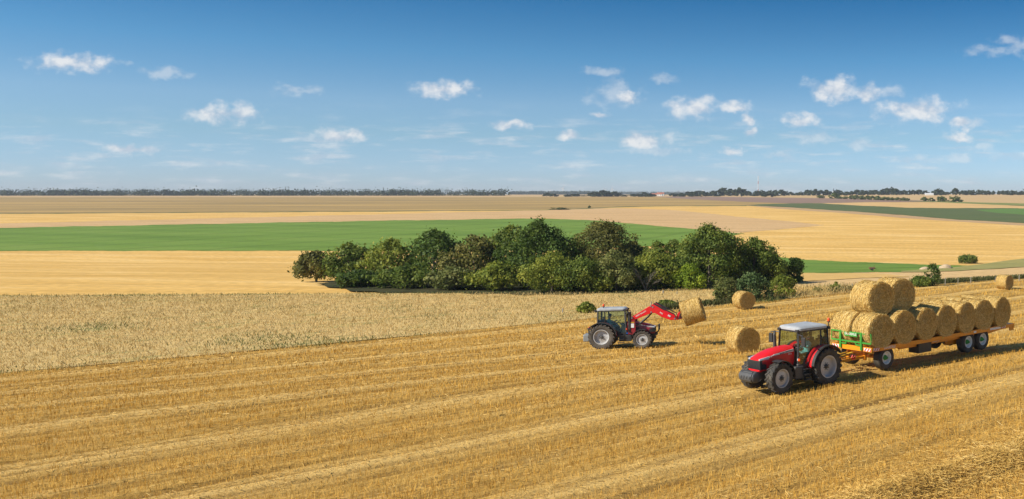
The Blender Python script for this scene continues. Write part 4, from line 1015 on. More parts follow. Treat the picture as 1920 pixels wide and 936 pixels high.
def wheel(parent, pos, rad, w, ri, side, key, rub, rimm=M_RIM, lug=True, lugs=20, hubm=M_DKGREY, steer=0., deep=.3, cone=False, spin=0.):
    root = empty('wheel', pos, (0, 0, (0 if side > 0 else math.pi)+steer), parent=parent)
    if key not in WCACHE:
        ty = tyre_mb(rad, w, ri, lugs, lug).mesh('tyre', 35)
        rm = rim_mb(ri, w, deep).mesh('rim', 40)
        hb = MB()
        if cone:
            hb.lathe([(0, w*.62), (ri*.12, w*.60), (ri*.30, w*.40), (ri*.42, w*.22), (ri*.42, w*.10)], 20)
        else:
            y0 = w*(deep*.45+.07)
            hb.lathe([(0, y0+.09), (ri*.13, y0+.085), (ri*.17, y0+.03), (ri*.22, y0+.02), (ri*.24, y0-.01)], 20)
            for q in range(8):
                a = 2*math.pi*q/8; hb.box((math.sin(a)*ri*.31, y0+.008, math.cos(a)*ri*.31), (.035, .03, .035), (0, a, 0))
        WCACHE[key] = (ty, rm, hb.mesh('hub', 35))
    ty, rm, hm = WCACHE[key]
    for nm, me, mt in (('tyre', ty, rub), ('rim', rm, rimm), ('hub', hm, hubm)):
        o = link(nm, me if len(me.materials) == 0 else me, None, root); o.rotation_euler = (0, spin, 0)
        if len(me.materials) == 0: me.materials.append(mt)
    return root

def text_mesh(s, size, name, mat, parent, M, extrude=.002, ax=1., center=True):
    cu = bpy.data.curves.new(name, 'FONT'); cu.body = s; cu.size = size; cu.extrude = extrude
    cu.align_x = 'CENTER' if center else 'LEFT'; cu.align_y = 'CENTER'; cu.space_character = 1.08
    cu.offset = size*.018
    t = bpy.data.objects.new('tmp', cu); COL.objects.link(t)
    dg = bpy.context.evaluated_depsgraph_get(); me = bpy.data.meshes.new_from_object(t.evaluated_get(dg))
    bpy.data.objects.remove(t); me.name = name
    me.transform(M @ Matrix.Diagonal((ax, 1, 1, 1)))
    o = link(name, me, mat, parent)
    return o
# text faces: its x runs along X, up is Z, facing -Y  ->  basis
FACE_R = Matrix.Rotation(math.pi/2, 4, 'X')                                        # read from the -y side
FACE_L = Matrix.Rotation(math.pi, 4, 'Z') @ Matrix.Rotation(math.pi/2, 4, 'X')      # read from the +y side
FACE_F = Matrix.Rotation(math.pi/2, 4, 'Z') @ Matrix.Rotation(math.pi/2, 4, 'X')    # read from the +x side

# ------------------------------------------------------------------ tractors
def tractor(label, loc, heading, S, rr_, rf_, red, pitch=0., roll_=0., loader=False, rub=M_RUBBER, key='a', steer=0., number='5713', WB=2.38, hz=0.):
    root = empty('tractor', loc, label=label, cat='tractor', scale=S)
    root.rotation_euler = (Matrix.Rotation(heading, 4, 'Z') @ Matrix.Rotation(-pitch, 4, 'Y') @ Matrix.Rotation(roll_, 4, 'X')).to_euler()
    root.scale = (S, S, S*(.955 if loader else 1))
    fx = lambda x: x+(WB-2.38)*max(0, min(1, (x-1.5)/.6))
    def part(nm, m, mat, par=root, **k): return m.build(nm, mat, par, **k)
    # body
    m = MB(); m.box((1.55, 0, .86), (2.2, .42, .42)); m.box((.25, 0, .86), (1.1, .50, .52)); m.box((fx(2.55), 0, .80), (.7, .36, .34+hz))
    m.bar((0, -.62, rr_), (0, .62, rr_), .20); m.bar((WB, -.62, rf_), (WB, .62, rf_), .17)
    m.box((WB, 0, rf_+.02), (.34, .36, .26)); m.bar((WB, -.62, rf_+.04), (WB-.25, -.2, rf_+.06), .06); m.bar((WB, .62, rf_+.04), (WB-.25, .2, rf_+.06), .06)
    m.box((1.9, 0, 1.06), (1.3, .56, .16))
    part('chassis', m, M_DKGREY, bevel=.015)
    # hood as one lofted shell
    def sec(x, hw, zb, zt, cr=.10):
        p = [(-hw, zb), (-hw*1.03, zb+(zt-zb)*.55), (-hw*.98, zt-cr), (-hw*.80, zt-cr*.30), (-hw*.42, zt), (hw*.42, zt), (hw*.80, zt-cr*.30), (hw*.98, zt-cr), (hw*1.03, zb+(zt-zb)*.55), (hw, zb)]
        return [(fx(x), y, z+hz*max(0, min(1, (z-.95)/.3))) for y, z in p]
    m = MB(); m.loft([sec(1.44, .40, .98, 1.66), sec(1.70, .41, .98, 1.645), sec(2.10, .41, .98, 1.60), sec(2.45, .40, .98, 1.53), sec(2.75, .385, 1.00, 1.44), sec(2.94, .365, 1.06, 1.365), sec(3.03, .33, 1.16, 1.31), sec(3.07, .27, 1.20, 1.275, .05)])
    hood = part('hood', m, red, smooth=35)
    m = MB(); m.loft([[(1.47, y, z) for y, z in ((-.405, 1.00), (.405, 1.00), (.38, 1.60), (-.38, 1.60))], [(1.36, y, z) for y, z in ((-.43, .96), (.43, .96), (.40, 1.62), (-.40, 1.62))]]); part('firewall', m, M_BLACK)
    # nose: grille, bumper strip, lamps
    m = MB()
    m.loft([[(fx(2.74), y, .985), (fx(3.06), y*.96, .985), (fx(3.085), y*.90, 1.25+hz), (fx(2.74), y, 1.27+hz)] for y in (-.392, .392)])
    for k in range(int(6+hz*25)):
        m.box((fx(2.92), 0, 1.03+.036*k), (.345, .792, .010))
    part('grille', m, M_BLACK, bevel=.01)
    m = MB(); m.loft([[(fx(2.60), y, .925), (fx(3.08), y*.92, .925), (fx(3.08), y*.92, .982), (fx(2.60), y, .982)] for y in (-.36, .36)]); m.box((fx(2.95), 0, .89), (.24, .44, .07)); part('bumper_strip', m, red, bevel=.01)
    for s_ in (-1, 1):
        m = MB(); m.loft([[(fx(a), s_*b, c+hz) for a, b, c in q_] for q_ in ([(2.62, .402, 1.285), (3.07, .352, 1.255), (3.075, .338, 1.318), (2.62, .404, 1.400)], [(2.62, .36, 1.285), (3.05, .26, 1.255), (3.05, .26, 1.318), (2.62, .36, 1.395)])]); part('headlight', m, M_LIGHT, bevel=.006)
        # silver stripe with lettering
        y = s_*.4235
        m = MB(); m.loft([[(1.50, yy, 1.452+hz), (1.50, yy, 1.560+hz), (fx(2.36), yy*.985, 1.445+hz), (fx(2.46), yy*.975, 1.392+hz)] for yy in (y, y-s_*.02)])
        st_ = part('side_stripe', m, M_LIGHT if False else M_WHITE)
        F_ = FACE_L if s_ > 0 else FACE_R
        sl_ = .10
        T_ = Matrix.Translation((1.90, y+s_*.004, 1.472+hz)) @ Matrix.Rotation(sl_*1.25, 4, 'Y') @ F_
        text_mesh('MASSEY FERGUSON', .092, 'lettering', M_DKGREY, st_, T_, ax=.86)
        text_mesh(number, .085, 'number_lettering', M_WHITE, hood, Matrix.Translation((1.70, s_*.4245, 1.365+hz)) @ F_)
        for k in range(2):
            m = MB(); m.box((fx(2.50)+.10*k, s_*(.413-.006*k), 1.385+hz-.02*k), (.055, .012, .05), (0, .3, 0)); part('badge', m, M_WHITE)
        m = MB(); m.box((fx(2.05), s_*.421, 1.19), (.26, .012, .22)); part('side_vent', m, M_BLACK, bevel=.01)
    # cab frame
    A0, A1, B0, B1, C0, C1 = (1.42, .98), (1.34, 2.36), (.20, 1.42), (.18, 2.36), (-.24, 1.40), (-.22, 2.36)
    hwx = lambda x, z: (.60+.15*max(0, min(1, (1.42-x)/1.3)))-(.05 if z > 1.9 else 0)
    def cp(p, s_, o=0): return (p[0], s_*(hwx(*p)+o), p[1])
    m = MB()
    for s_ in (-1, 1):
        m.bar(cp(A0, s_), cp(A1, s_), .075); m.bar(cp(B0, s_), cp(B1, s_), .06); m.bar(cp(C0, s_), cp(C1, s_), .075)
        m.bar(cp(A1, s_), cp(C1, s_), .07); m.bar((1.42, s_*.61, .93), (.95, s_*.66, .93), .09, .12)
        m.bar((.98, s_*.655, .90), (.72, s_*.685, 1.22), .06); m.bar((.72, s_*.685, 1.22), (.42, s_*.72, 1.46), .06); m.bar((.42, s_*.72, 1.46), (-.24, s_*.755, 1.47), .06)
    m.bar((1.34, -.56, 2.36), (1.34, .56, 2.36), .07); m.bar((-.22, -.70, 2.36), (-.22, .70, 2.36), .07); m.bar((-.24, -.76, 1.42), (-.24, .76, 1.42), .08)
    m.bar((1.42, -.61, .98), (1.42, .61, .98), .09)
    m.box((.60, 0, .90), (1.6, 1.30, .08))
    part('cab_frame', m, M_BLACK, bevel=.01)
    m = MB(); m.box((-.16, 0, 1.17), (.1, 1.36, .5)); m.box((.22, -.60, 1.16), (.8, .16, .46)); m.box((.22, .60, 1.16), (.8, .16, .46)); part('cab_lining', m, M_BEIGE, bevel=.02)
    # roof
    def rsec(z, g, x0=-.30, x1=1.39, hy=.72, hf=.65):
        pts = []
        for (cx, cy, a0) in ((x1-.2, hf-.18, 0), (x0+.2, hy-.18, 90), (x0+.2, -hy+.18, 180), (x1-.2, -hf+.18, 270)):
            for k in range(5):
                a = R(a0+22.5*k); pts.append((cx+(.2+g)*math.cos(a), cy+(.18+g)*math.sin(a), z))
        return pts
    m = MB(); m.loft([rsec(2.375, -.04), rsec(2.40, 0), rsec(2.48, .0), rsec(2.525, -.05), rsec(2.55, -.15), rsec(2.56, -.19, -.3, 1.3, .65, .56)]); roof = part('cab_roof', m, M_ROOF, smooth=40)
    m = MB(); m.box((1.40, .54, 2.39), (.10, .16, .11)); m.box((1.40, -.54, 2.39), (.10, .16, .11)); m.box((-.38, .60, 2.38), (.10, .18, .12)); m.box((-.38, -.60, 2.38), (.10, .18, .12)); part('work_light', m, M_BLACK, bevel=.012)
    # glass
    gl = lambda pts: MB().add(pts, [tuple(range(len(pts)))])
    i = .012
    part('windscreen', gl([(1.425, -.58, 1.04), (1.425, .58, 1.04), (1.345, .54, 2.33), (1.345, -.54, 2.33)]), M_GLASS)
    part('rear_window', gl([(-.245, -.70, 1.46), (-.245, .70, 1.46), (-.225, .66, 2.33), (-.225, -.66, 2.33)]), M_GLASS)
    for s_ in (-1, 1):
        d = part('door', gl([(x_, s_*(hwx(x_, z_)+.005), z_) for x_, z_ in ((1.38, 1.0), (.99, 1.0), (.75, 1.25), (.44, 1.50), (.24, 1.50), (.21, 2.33), (1.31, 2.33))]), M_GLASS)
        h_ = MB(); h_.box((.36, s_*.745, 1.56), (.14, .03, .04)); part('door_handle', h_, M_BLACK, d)
        part('quarter_window', gl([(x_, s_*(hwx(x_, z_)+.005), z_) for x_, z_ in ((.17, 1.50), (-.20, 1.50), (-.19, 2.33), (.15, 2.33))]), M_GLASS)
        # mirrors
        m = MB(); m.tube([(1.36, s_*.57, 2.26), (1.46, s_*.80, 2.25), (1.48, s_*.98, 2.22)], .026, 6); mr = part('mirror_arm', m, M_BLACK)
        m = MB(); m.box((1.47, s_*.99, 1.98), (.07, .22, .40)); part('mirror', m, M_BLACK, mr, bevel=.025)
        # rear fender: red shell, black outer flare
        def arc(r0, y0, y1, a0, a1, th, n=16):
            secs = []
            for k in range(n+1):
                a = R(a0+(a1-a0)*k/n); c, s2 = math.cos(a), math.sin(a)
                secs.append([(c*r0, y0, rr_+s2*r0), (c*r0, y1, rr_+s2*r0), (c*(r0-th), y1, rr_+s2*(r0-th)), (c*(r0-th), y0, rr_+s2*(r0-th))])
            return secs
        R0 = rr_+.13
        m = MB(); m.loft(arc(R0, s_*.56, s_*.88, 2, 138, .04)); fd = part('rear_fender', m, red, smooth=30)
        m = MB(); m.loft(arc(R0+.012, s_*.885, s_*1.04, 8, 146, .05)); part('fender_flare', m, M_BLACK, fd, smooth=30)
        m = MB(); m.loft([[(math.cos(R(a))*r1, s_*.56, rr_+math.sin(R(a))*r1) for r1 in (R0-.02, R0*.45)]+[(math.cos(R(a))*r1, s_*.575, rr_+math.sin(R(a))*r1) for r1 in (R0*.45, R0-.02)] for a in range(2, 140, 17)]); part('inner_fender', m, M_BLACK, fd)
        m = MB(); m.box((-R0*.80, s_*.80, rr_+R0*.66), (.06, .16, .09)); part('tail_light', m, M_STICK, fd, bevel=.01)
        # front fender
        def farc(a0, a1, n=10):
            secs = []; r0 = rf_+.085
            for k in range(n+1):
                a = R(a0+(a1-a0)*k/n); c, s2 = math.cos(a), math.sin(a)
                secs.append([(WB+c*r0, s_*.56, rf_+s2*r0), (WB+c*r0, s_*.98, rf_+s2*r0), (WB+c*(r0-.03), s_*.98, rf_+s2*(r0-.03)), (WB+c*(r0-.03), s_*.56, rf_+s2*(r0-.03))])
            return secs
        m = MB(); m.loft(farc(72, 182)); m.bar((WB, s_*.6, rf_+.05), (WB-.12, s_*.6, 2*rf_+.08), .04); part('front_fender', m, M_BLACK, smooth=35)
        # steps, turn lamps
        m = MB()
        for k in range(3): m.box((1.12, s_*(.80+.05*(2-k)), .40+.21*k), (.36, .17, .03))
        m.bar((.95, s_*.86, .36), (.95, s_*.78, .92), .025); m.bar((1.30, s_*.86, .36), (1.30, s_*.78, .92), .025); part('step', m, M_BLACK)
        m = MB(); m.box((1.45, s_*.72, 1.22), (.06, .10, .10)); part('indicator', m, M_AMBER, bevel=.012)
        m = MB(); m.box((1.455, s_*.645, 1.22), (.05, .05, .09)); part('position_lamp', m, M_LIGHT, bevel=.012)
    # tank and battery boxes
    m = MB(); m.box((1.48, .60, .70), (.50, .36, .52)); m.box((1.42, .62, 1.0), (.18, .18, .09)); part('fuel_tank', m, M_DKGREY, bevel=.04)
    m = MB(); m.box((1.36, -.60, .66), (.72, .34, .40)); part('battery_box', m, M_BLACK, bevel=.03)
    if loader:
        m = MB(); m.lathe([(0, 0), (.055, 0), (.055, .06), (0, .06)], 12, Matrix.Translation((1.5, -.70, .93)) @ Matrix.Rotation(math.pi/2, 4, 'X')); part('filler_cap', m, M_BLUE, smooth=40)
    # exhaust
    m = MB(); m.tube([(1.62, -.54, 1.0), (1.62, -.57, 1.3), (1.62, -.60, 2.12), (1.60, -.62, 2.24), (1.54, -.68, 2.28)], [.085, .085, .065, .055, .05], 12); part('exhaust', m, M_BLACK, smooth=50)
    m = MB(); m.box((1.6, -.47, 1.30), (.16, .12, .5)); part('air_filter', m, M_DKGREY, bevel=.02)
    # beacon
    by = .70 if not loader else -.55; bx = -.30 if not loader else .10
    m = MB(); m.tube([(bx, by, 2.40), (bx, by, 2.62)], .022, 8); m.lathe([(0, 0), (.07, 0), (.07, .04), (0, .04)], 14, Matrix.Translation((bx, by, 2.62)) @ Matrix.Rotation(math.pi/2, 4, 'X')); bc = part('beacon_post', m, M_BLACK)
    m = MB(); m.tube([(bx, by, 2.66), (bx, by, 2.70), (bx, by, 2.78), (bx, by, 2.81)], [.055, .065, .060, .03], 14); part('beacon', m, M_AMBER, bc, smooth=50)
    # interior
    m = MB(); m.box((.30, 0, 1.16), (.46, .48, .16)); m.box((.04, 0, 1.52), (.14, .46, .62), (0, -.12, 0)); m.box((.02, 0, 1.88), (.08, .26, .18), (0, -.1, 0)); m.bar((.3, 0, .92), (.3, 0, 1.1), .3); part('seat', m, M_SEAT, bevel=.03)
    m = MB(); m.box((1.20, 0, 1.18), (.30, .50, .52), (0, .12, 0)); m.box((1.14, 0, 1.46), (.22, .56, .12), (0, .5, 0)); part('console', m, M_SEAT, bevel=.03)
    m = MB(); n = 20; ctr = Vector((.86, 0, 1.62)); q = Matrix.Rotation(R(-38), 3, 'Y')
    m.tube([tuple(ctr + q @ Vector((.19*math.cos(6.2832*k/n), .19*math.sin(6.2832*k/n), 0))) for k in range(n+1)], .017, 8)
    m.bar(tuple(ctr), (1.10, 0, 1.44), .04); m.bar(tuple(ctr+q @ Vector((-.19, 0, 0))), tuple(ctr+q @ Vector((.19, 0, 0))), .02); m.bar(tuple(ctr+q @ Vector((0, -.19, 0))), tuple(ctr+q @ Vector((0, .19, 0))), .02)
    part('steering_wheel', m, M_BLACK)
    # rear linkage
    m = MB()
    for s_ in (-1, 1): m.bar((-.15, s_*.25, .55), (-.95, s_*.36, .48), .06); m.bar((-.1, s_*.30, 1.10), (-.62, s_*.33, 1.02), .07); m.bar((-.62, s_*.33, 1.02), (-.62, s_*.33, .52), .04)
    m.bar((-.2, 0, .95), (-.85, 0, .90), .05); m.box((-.36, 0, .80), (.3, .4, .5)); part('rear_linkage', m, M_DKGREY)
    if not loader:
        m = MB(); m.prism([(fx(x_), z_) for x_, z_ in ((3.06, .52), (3.06, .90), (3.22, .95), (3.48, .90), (3.56, .80), (3.56, .62), (3.48, .52), (3.2, .48))], -.34, .34)
        for k in range(4): m.box((fx(3.52), -.25+.167*k, .73), (.14, .10, .13))
        m.box((fx(3.30), 0, .915), (.26, .56, .06)); w_ = part('front_weight', m, M_WEIGHT, bevel=.03)
        m = MB()
        for s_ in (-1, 1): m.lathe([(0, .06), (.16, .06), (.215, .02), (.215, -.06), (0, -.06)], 22, Matrix.Translation((fx(3.30), s_*.38, .72)))
        part('round_weight', m, M_WEIGHT, w_, smooth=40)
        m = MB(); m.box((fx(2.92), 0, .76), (.36, .40, .26)); part('weight_carrier', m, M_DKGREY, bevel=.02)
        m = MB(); m.bar((-.44, .30, 1.45), (-.44, .30, 2.36), .022); m.bar((-.44, .62, 1.5), (-.44, .62, 2.36), .022)
        for k in range(3): m.bar((-.44, .30, 1.62+.3*k), (-.44, .62, 1.62+.3*k), .018)
        part('rear_ladder', m, M_BLACK)
    else:
        m = MB(); m.box((-.98, 0, .68), (.36, .95, .46)); w_ = part('rear_weight', m, M_GREYWEIGHT, bevel=.06)
        m = MB(); m.bar((-.90, 0, .9), (-.88, 0, 1.2), .12, .06); m.box((-.86, 0, 1.22), (.2, .3, .08)); part('weight_bracket', m, M_DKGREY, w_)
        # loader
        for s_ in (-1, 1):
            m = MB(); m.prism([(1.52, .86), (1.95, .86), (1.98, 1.3), (1.92, 1.86), (1.84, 1.98), (1.68, 1.98), (1.62, 1.84), (1.60, 1.3)], s_*.50, s_*.60); ms = part('loader_mast', m, M_DKRED, bevel=.012)
            m = MB(); m.box((1.78, s_*.612, 1.62), (.24, .012, .05)); part('warning_sticker', m, M_YELLOW, ms)
            m = MB(); m.box((1.78, s_*.612, 1.42), (.20, .012, .26)); part('mast_plate', m, M_WHITE, ms)
            poly = [(1.68, 1.80), (1.69, 1.90), (1.80, 1.99), (2.90, 2.68), (3.02, 2.73), (3.17, 2.66), (4.08, 2.03), (4.30, 1.86), (4.40, 1.76), (4.30, 1.70), (4.00, 1.73), (3.50, 1.93), (3.14, 2.17), (2.93, 2.18), (2.76, 2.12), (1.95, 1.78), (1.78, 1.72)]
            bm_ = MB(); bm_.prism(poly, s_*.455, s_*.60); bo = part('loader_arm', bm_, red, bevel=.02)
            sl2 = math.atan2(.68, 1.22)
            F_ = FACE_L if s_ > 0 else FACE_R
            T_ = Matrix.Translation((2.30, s_*.6035, 2.15)) @ Matrix.Rotation(-sl2, 4, 'Y') @ F_
            text_mesh('MASSEY FERGUSON', .105, 'lettering', M_WHITE, bo, T_, ax=.72)
            T_ = Matrix.Translation((3.50, s_*.6035, 2.16)) @ Matrix.Rotation(.60, 4, 'Y') @ F_
            text_mesh('945', .13, 'number_lettering', M_WHITE, bo, T_)
            for (px_, pz_) in ((3.0, 2.55), (2.88, 2.62), (1.76, 1.90), (2.9, 2.24), (4.30, 1.80)):
                k_ = MB(); k_.lathe([(0, 0), (.05, 0), (.05, .02), (0, .02)], 12, Matrix.Translation((px_, s_*.60, pz_)) @ (Matrix.Identity(4) if s_ > 0 else Matrix.Rotation(math.pi, 4, 'Z'))); part('pivot_pin', k_, M_STEEL, bo)
            k_ = MB(); k_.box((3.98, s_*.612, 1.98), (.18, .03, .10), (0, .6, 0)); part('work_lamp', k_, M_LIGHT, bo, bevel=.01)
            m = MB(); m.tube([(3.05, s_*.53, 2.76), (3.75, s_*.53, 2.36)], .062, 10); m.tube([(3.75, s_*.53, 2.36), (4.26, s_*.53, 2.08)], .035, 8); m.bar((4.28, s_*.53, 2.10), (4.38, s_*.53, 1.80), .05); m.box((3.38, s_*.53, 2.52), (.62, .07, .11), (0, .54, 0)); part('tilt_cylinder', m, M_BLACK, smooth=40)
            m = MB(); m.tube([(2.20, s_*.53, 1.52), (2.66, s_*.53, 1.92)], .060, 10); m.tube([(2.66, s_*.53, 1.92), (2.92, s_*.53, 2.20)], .034, 8); m.bar((1.95, s_*.53, 1.4), (2.22, s_*.53, 1.53), .07); part('lift_cylinder', m, M_BLACK, smooth=40)
        m = MB(); m.tube([(2.96, -.5, 2.42), (2.96, .5, 2.42)], .075, 12); part('cross_tube', m, red, smooth=40)
        m = MB()
        for s_ in (-1, 1): m.prism([(4.30, 1.74), (4.46, 1.70), (4.74, 1.78), (4.60, 2.14), (4.50, 2.18)], s_*.40, s_*.46)
        m.bar((4.55, -.46, 1.9), (4.55, .46, 1.9), .07)
        cr_ = part('tool_carrier', m, red, bevel=.01)
        t17 = R(17)
        m = MB(); cx, cz = 4.63, 2.04
        m.box((cx, 0, cz), (.06, 1.15, .16), (0, t17, 0)); m.box((cx+.06, 0, cz-.20), (.06, 1.15, .10), (0, t17, 0)); m.box((cx-.07, 0, cz+.24), (.08, 1.0, .10), (0, t17, 0))
        for y in (-.52, -.2, .2, .52): m.box((cx, y, cz), (.08, .08, .58), (0, t17, 0))
        part('spike_frame', m, M_BLACK, cr_)
        for y in (-.30, .30):
            m = MB(); m.tube([(cx+.05, y, cz-.16), (cx+1.0, y, cz-.16+1.0*math.tan(t17))], [.025, .006], 8); part('spike', m, M_STEEL, cr_)
        m = MB(); 
        for s_ in (-1, 1): m.tube([(2.95, s_*.2, .80), (3.26, s_*.2, .98), (3.30, s_*.2, 1.10), (3.30, s_*.2, 1.40)], .038, 8)
        m.tube([(3.30, -.34, 1.40), (3.30, .34, 1.40)], .038, 8); m.box((3.12, 0, .82), (.16, .5, .12)); m.box((2.95, 0, .7), (.3, .4, .3)); part('bull_bar', m, M_BLACK, smooth=40)
    # wheels
    for s_ in (-1, 1):
        wheel(root, (0, s_*.79, rr_), rr_, .46, rr_*.60, s_, key+'r', rub, lugs=20, deep=.12, spin=.3*s_)
        wheel(root, (WB, s_*.76, rf_), rf_, .38, rf_*.60, s_, key+'f', rub, lugs=18, deep=.55, steer=steer, spin=.1)
    return root

# front tractor
gp = at1(1550, 721)
HA = math.atan2(-.717, -.697); hd = Vector((math.cos(HA), math.sin(HA), 0)); lf = Vector((-hd.y, hd.x, 0))
NT = Vector((gp.x, gp.y, 0)) - lf*.88
NT.z = float(ground(NT.x, NT.y))-.01
front_tractor = tractor('red tractor with front weight block pulling the loaded orange trailer', NT, HA, 1.0, .79, .635, M_RED, key='n', steer=.03, number='5713', WB=2.60, hz=.10)
# loader tractor
gp = at1(1128.5, 655); HB = R(4)
hb_ = Vector((math.cos(HB), math.sin(HB), 0)); lb = Vector((-hb_.y, hb_.x, 0))
FT = Vector((gp.x, gp.y, 0))+lb*.85
za = float(ground(FT.x, FT.y)); zb = float(ground(FT.x+hb_.x*2.38, FT.y+hb_.y*2.38)); FP = math.atan2(zb-za, 2.38)
zl = float(ground(FT.x+lb.x*.8, FT.y+lb.y*.8)); zr = float(ground(FT.x-lb.x*.8, FT.y-lb.y*.8)); FRL = math.atan2(zl-zr, 1.6)
FT.z = za-.01
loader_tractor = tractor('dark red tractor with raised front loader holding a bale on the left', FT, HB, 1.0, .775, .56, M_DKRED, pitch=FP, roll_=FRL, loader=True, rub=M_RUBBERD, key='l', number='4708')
for o in loader_tractor.children:      # loader arms, cross tube and carrier take the brighter red
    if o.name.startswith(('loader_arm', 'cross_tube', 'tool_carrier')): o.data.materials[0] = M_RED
bpy.context.view_layer.update()
LM = loader_tractor.matrix_world
bale(LM @ Vector((5.33, 0, 2.19)), HB, 'straw bale held up in the air on the red loader spikes', None, .4, R(17)+FP)

# ------------------------------------------------------------------ trailer
TA = math.atan2(-.725, -.688); th = Vector((math.cos(TA), math.sin(TA), 0)); tl = Vector((-th.y, th.x, 0))
TO = Vector((.92, 43.65, 0)); TO.z = float(ground(TO.x-th.x*5, TO.y-th.y*5))*0
TRL, TRW, DZ = 11.55, 1.225, 1.10
tr = empty('flatbed_trailer', TO, (0, 0, TA), 'long orange flatbed trailer with a green headboard loaded with bales', 'trailer')
def tp(nm, m, mat, par=tr, **k): return m.build(nm, mat, par, **k)
m = MB(); m.box((-TRL/2, 0, DZ-.03), (TRL, 2*TRW-.10, .06))
for k in range(12): m.box((-.5-k*.92, 0, DZ-.10), (.08, 2*TRW-.12, .08))
tp('deck', m, M_ORANGE)
for s_ in (-1, 1):
    m = MB(); m.box((-TRL/2, s_*(TRW-.025), DZ-.085), (TRL, .05, .20)); tp('side_rail', m, M_ORANGE, bevel=.008)
    m = MB(); m.prism([(-2.0, DZ-.13), (-2.25, DZ-.34), (-TRL+2.0, DZ-.36), (-TRL+.35, DZ-.22), (-TRL+.35, DZ-.13)], s_*.86, s_*.98); m.prism([(-.3, DZ-.13), (-.3, DZ-.24), (-2.2, DZ-.24), (-2.2, DZ-.13)], s_*.50, s_*.62); tp('chassis_beam', m, M_ORANGE, bevel=.008)
m = MB(); m.box((.025, 0, DZ-.09), (.05, 2*TRW, .21)); tp('front_rail', m, M_ORANGE, bevel=.008)
m = MB(); m.box((-TRL-.025, 0, DZ-.12), (.05, 2*TRW, .24)); m.box((-TRL+.15, TRW-.06, DZ-.24), (.36, .06, .24)); m.box((-TRL+.15, -TRW+.06, DZ-.24), (.36, .06, .24)); tp('tail_beam', m, M_ORANGE, bevel=.008)
# headboard
hbm = MB(); hx = .07
hbm.bar((hx, -TRW, 1.72), (hx, TRW, 1.72), .06); hbm.bar((hx, -TRW, 1.30), (hx, TRW, 1.30), .07)
hbm.bar((hx, -TRW+.01, 1.30), (hx, -TRW+.01, 1.72), .04); hbm.bar((hx, TRW-.01, 1.30), (hx, TRW-.01, 1.72), .04)
for s_ in (-1, 1):
    hbm.box((hx+.01, s_*.64, 1.36), (.10, .11, .80)); hbm.bar((hx, s_*.30, 1.30), (hx, s_*.30, 1.17), .06); hbm.bar((hx, s_*.30, 1.17), (hx, s_*.62, 1.17), .06)
head = tp('headboard', hbm, M_GREEN, bevel=.006)
m = MB(); m.box((hx+.045, .02, 1.63), (.03, .80, .19)); sg = tp('sign_panel', m, M_GREEN, head)
text_mesh('DANGREVILLE', .150, 'sign_lettering', M_WHITE, sg, Matrix.Translation((hx+.063, .02, 1.645)) @ FACE_F, .002, .70)
# marker plates with red and white stripes, at the corners
def marker(origin, ux, uz, nrm, w=.42, h=.14, n=2):
    o, ux, uz, nrm = Vector(origin), Vector(ux), Vector(uz), Vector(nrm)
    m = MB(); c = [o-ux*w/2-uz*h/2, o+ux*w/2-uz*h/2, o+ux*w/2+uz*h/2, o-ux*w/2+uz*h/2]
    m.add(c+[p-nrm*.006 for p in c], [(0,1,2,3),(4,7,6,5),(0,4,5,1),(1,5,6,2),(2,6,7,3),(3,7,4,0)]); pl = tp('marker_plate', m, M_WHITE)
    m = MB(); k = h*.75
    for q in range(n+1):
        x0 = -w/2+(q+.1)*w/(n+.6); x1 = x0+w/(n+.6)*.46
        a = [o+ux*max(-w/2, min(w/2, t_))+uz*z_+nrm*.003 for t_, z_ in ((x0-k/2+.05, -h/2), (x1-k/2+.05, -h/2), (x1+k/2+.05, h/2), (x0+k/2+.05, h/2))]
        m.add(a, [(0, 1, 2, 3)])
    tp('red_stripes', m, M_STICK, pl)
X_, Y_, Z_ = Vector((1, 0, 0)), Vector((0, 1, 0)), Vector((0, 0, 1))
marker((.058, TRW-.24, DZ-.09), Y_, Z_, X_); marker((.058, -TRW+.24, DZ-.09), -Y_, Z_, X_)
marker((-.30, TRW+.008, DZ-.085), -X_, Z_, Y_); marker((-TRL+1.0, TRW+.008, DZ-.085), X_, Z_, Y_, .40, .13)
m = MB(); m.box((-TRL+1.75, TRW+.004, DZ-.085), (1.0, .006, .11)); tp('reflector_strip', m, M_WHITE)
m = MB(); m.box((-5.25, TRW+.004, DZ-.085), (.10, .006, .10)); tp('side_marker', m, M_YELLOW)
m = MB(); m.box((-7.95, TRW+.004, DZ-.085), (.22, .006, .10)); tp('white_plate', m, M_WHITE)
m = MB(); m.lathe([(0, 0), (.06, 0), (.06, .012), (0, .012)], 12, Matrix.Translation((.05, TRW-.62, DZ-.10)) @ Matrix.Rotation(-math.pi/2, 4, 'Z')); tp('front_reflector', m, M_YELLOW)
text_mesh('DANGREVILLE', .165, 'side_lettering', M_WHITE, tr, Matrix.Translation((-1.22, TRW+.003, DZ-.085)) @ FACE_L, .002, .72)
text_mesh('DANGREVILLE', .10, 'beam_lettering', M_WHITE, tr, Matrix.Translation((-5.0, .984, DZ-.25)) @ FACE_L, .002, .8)
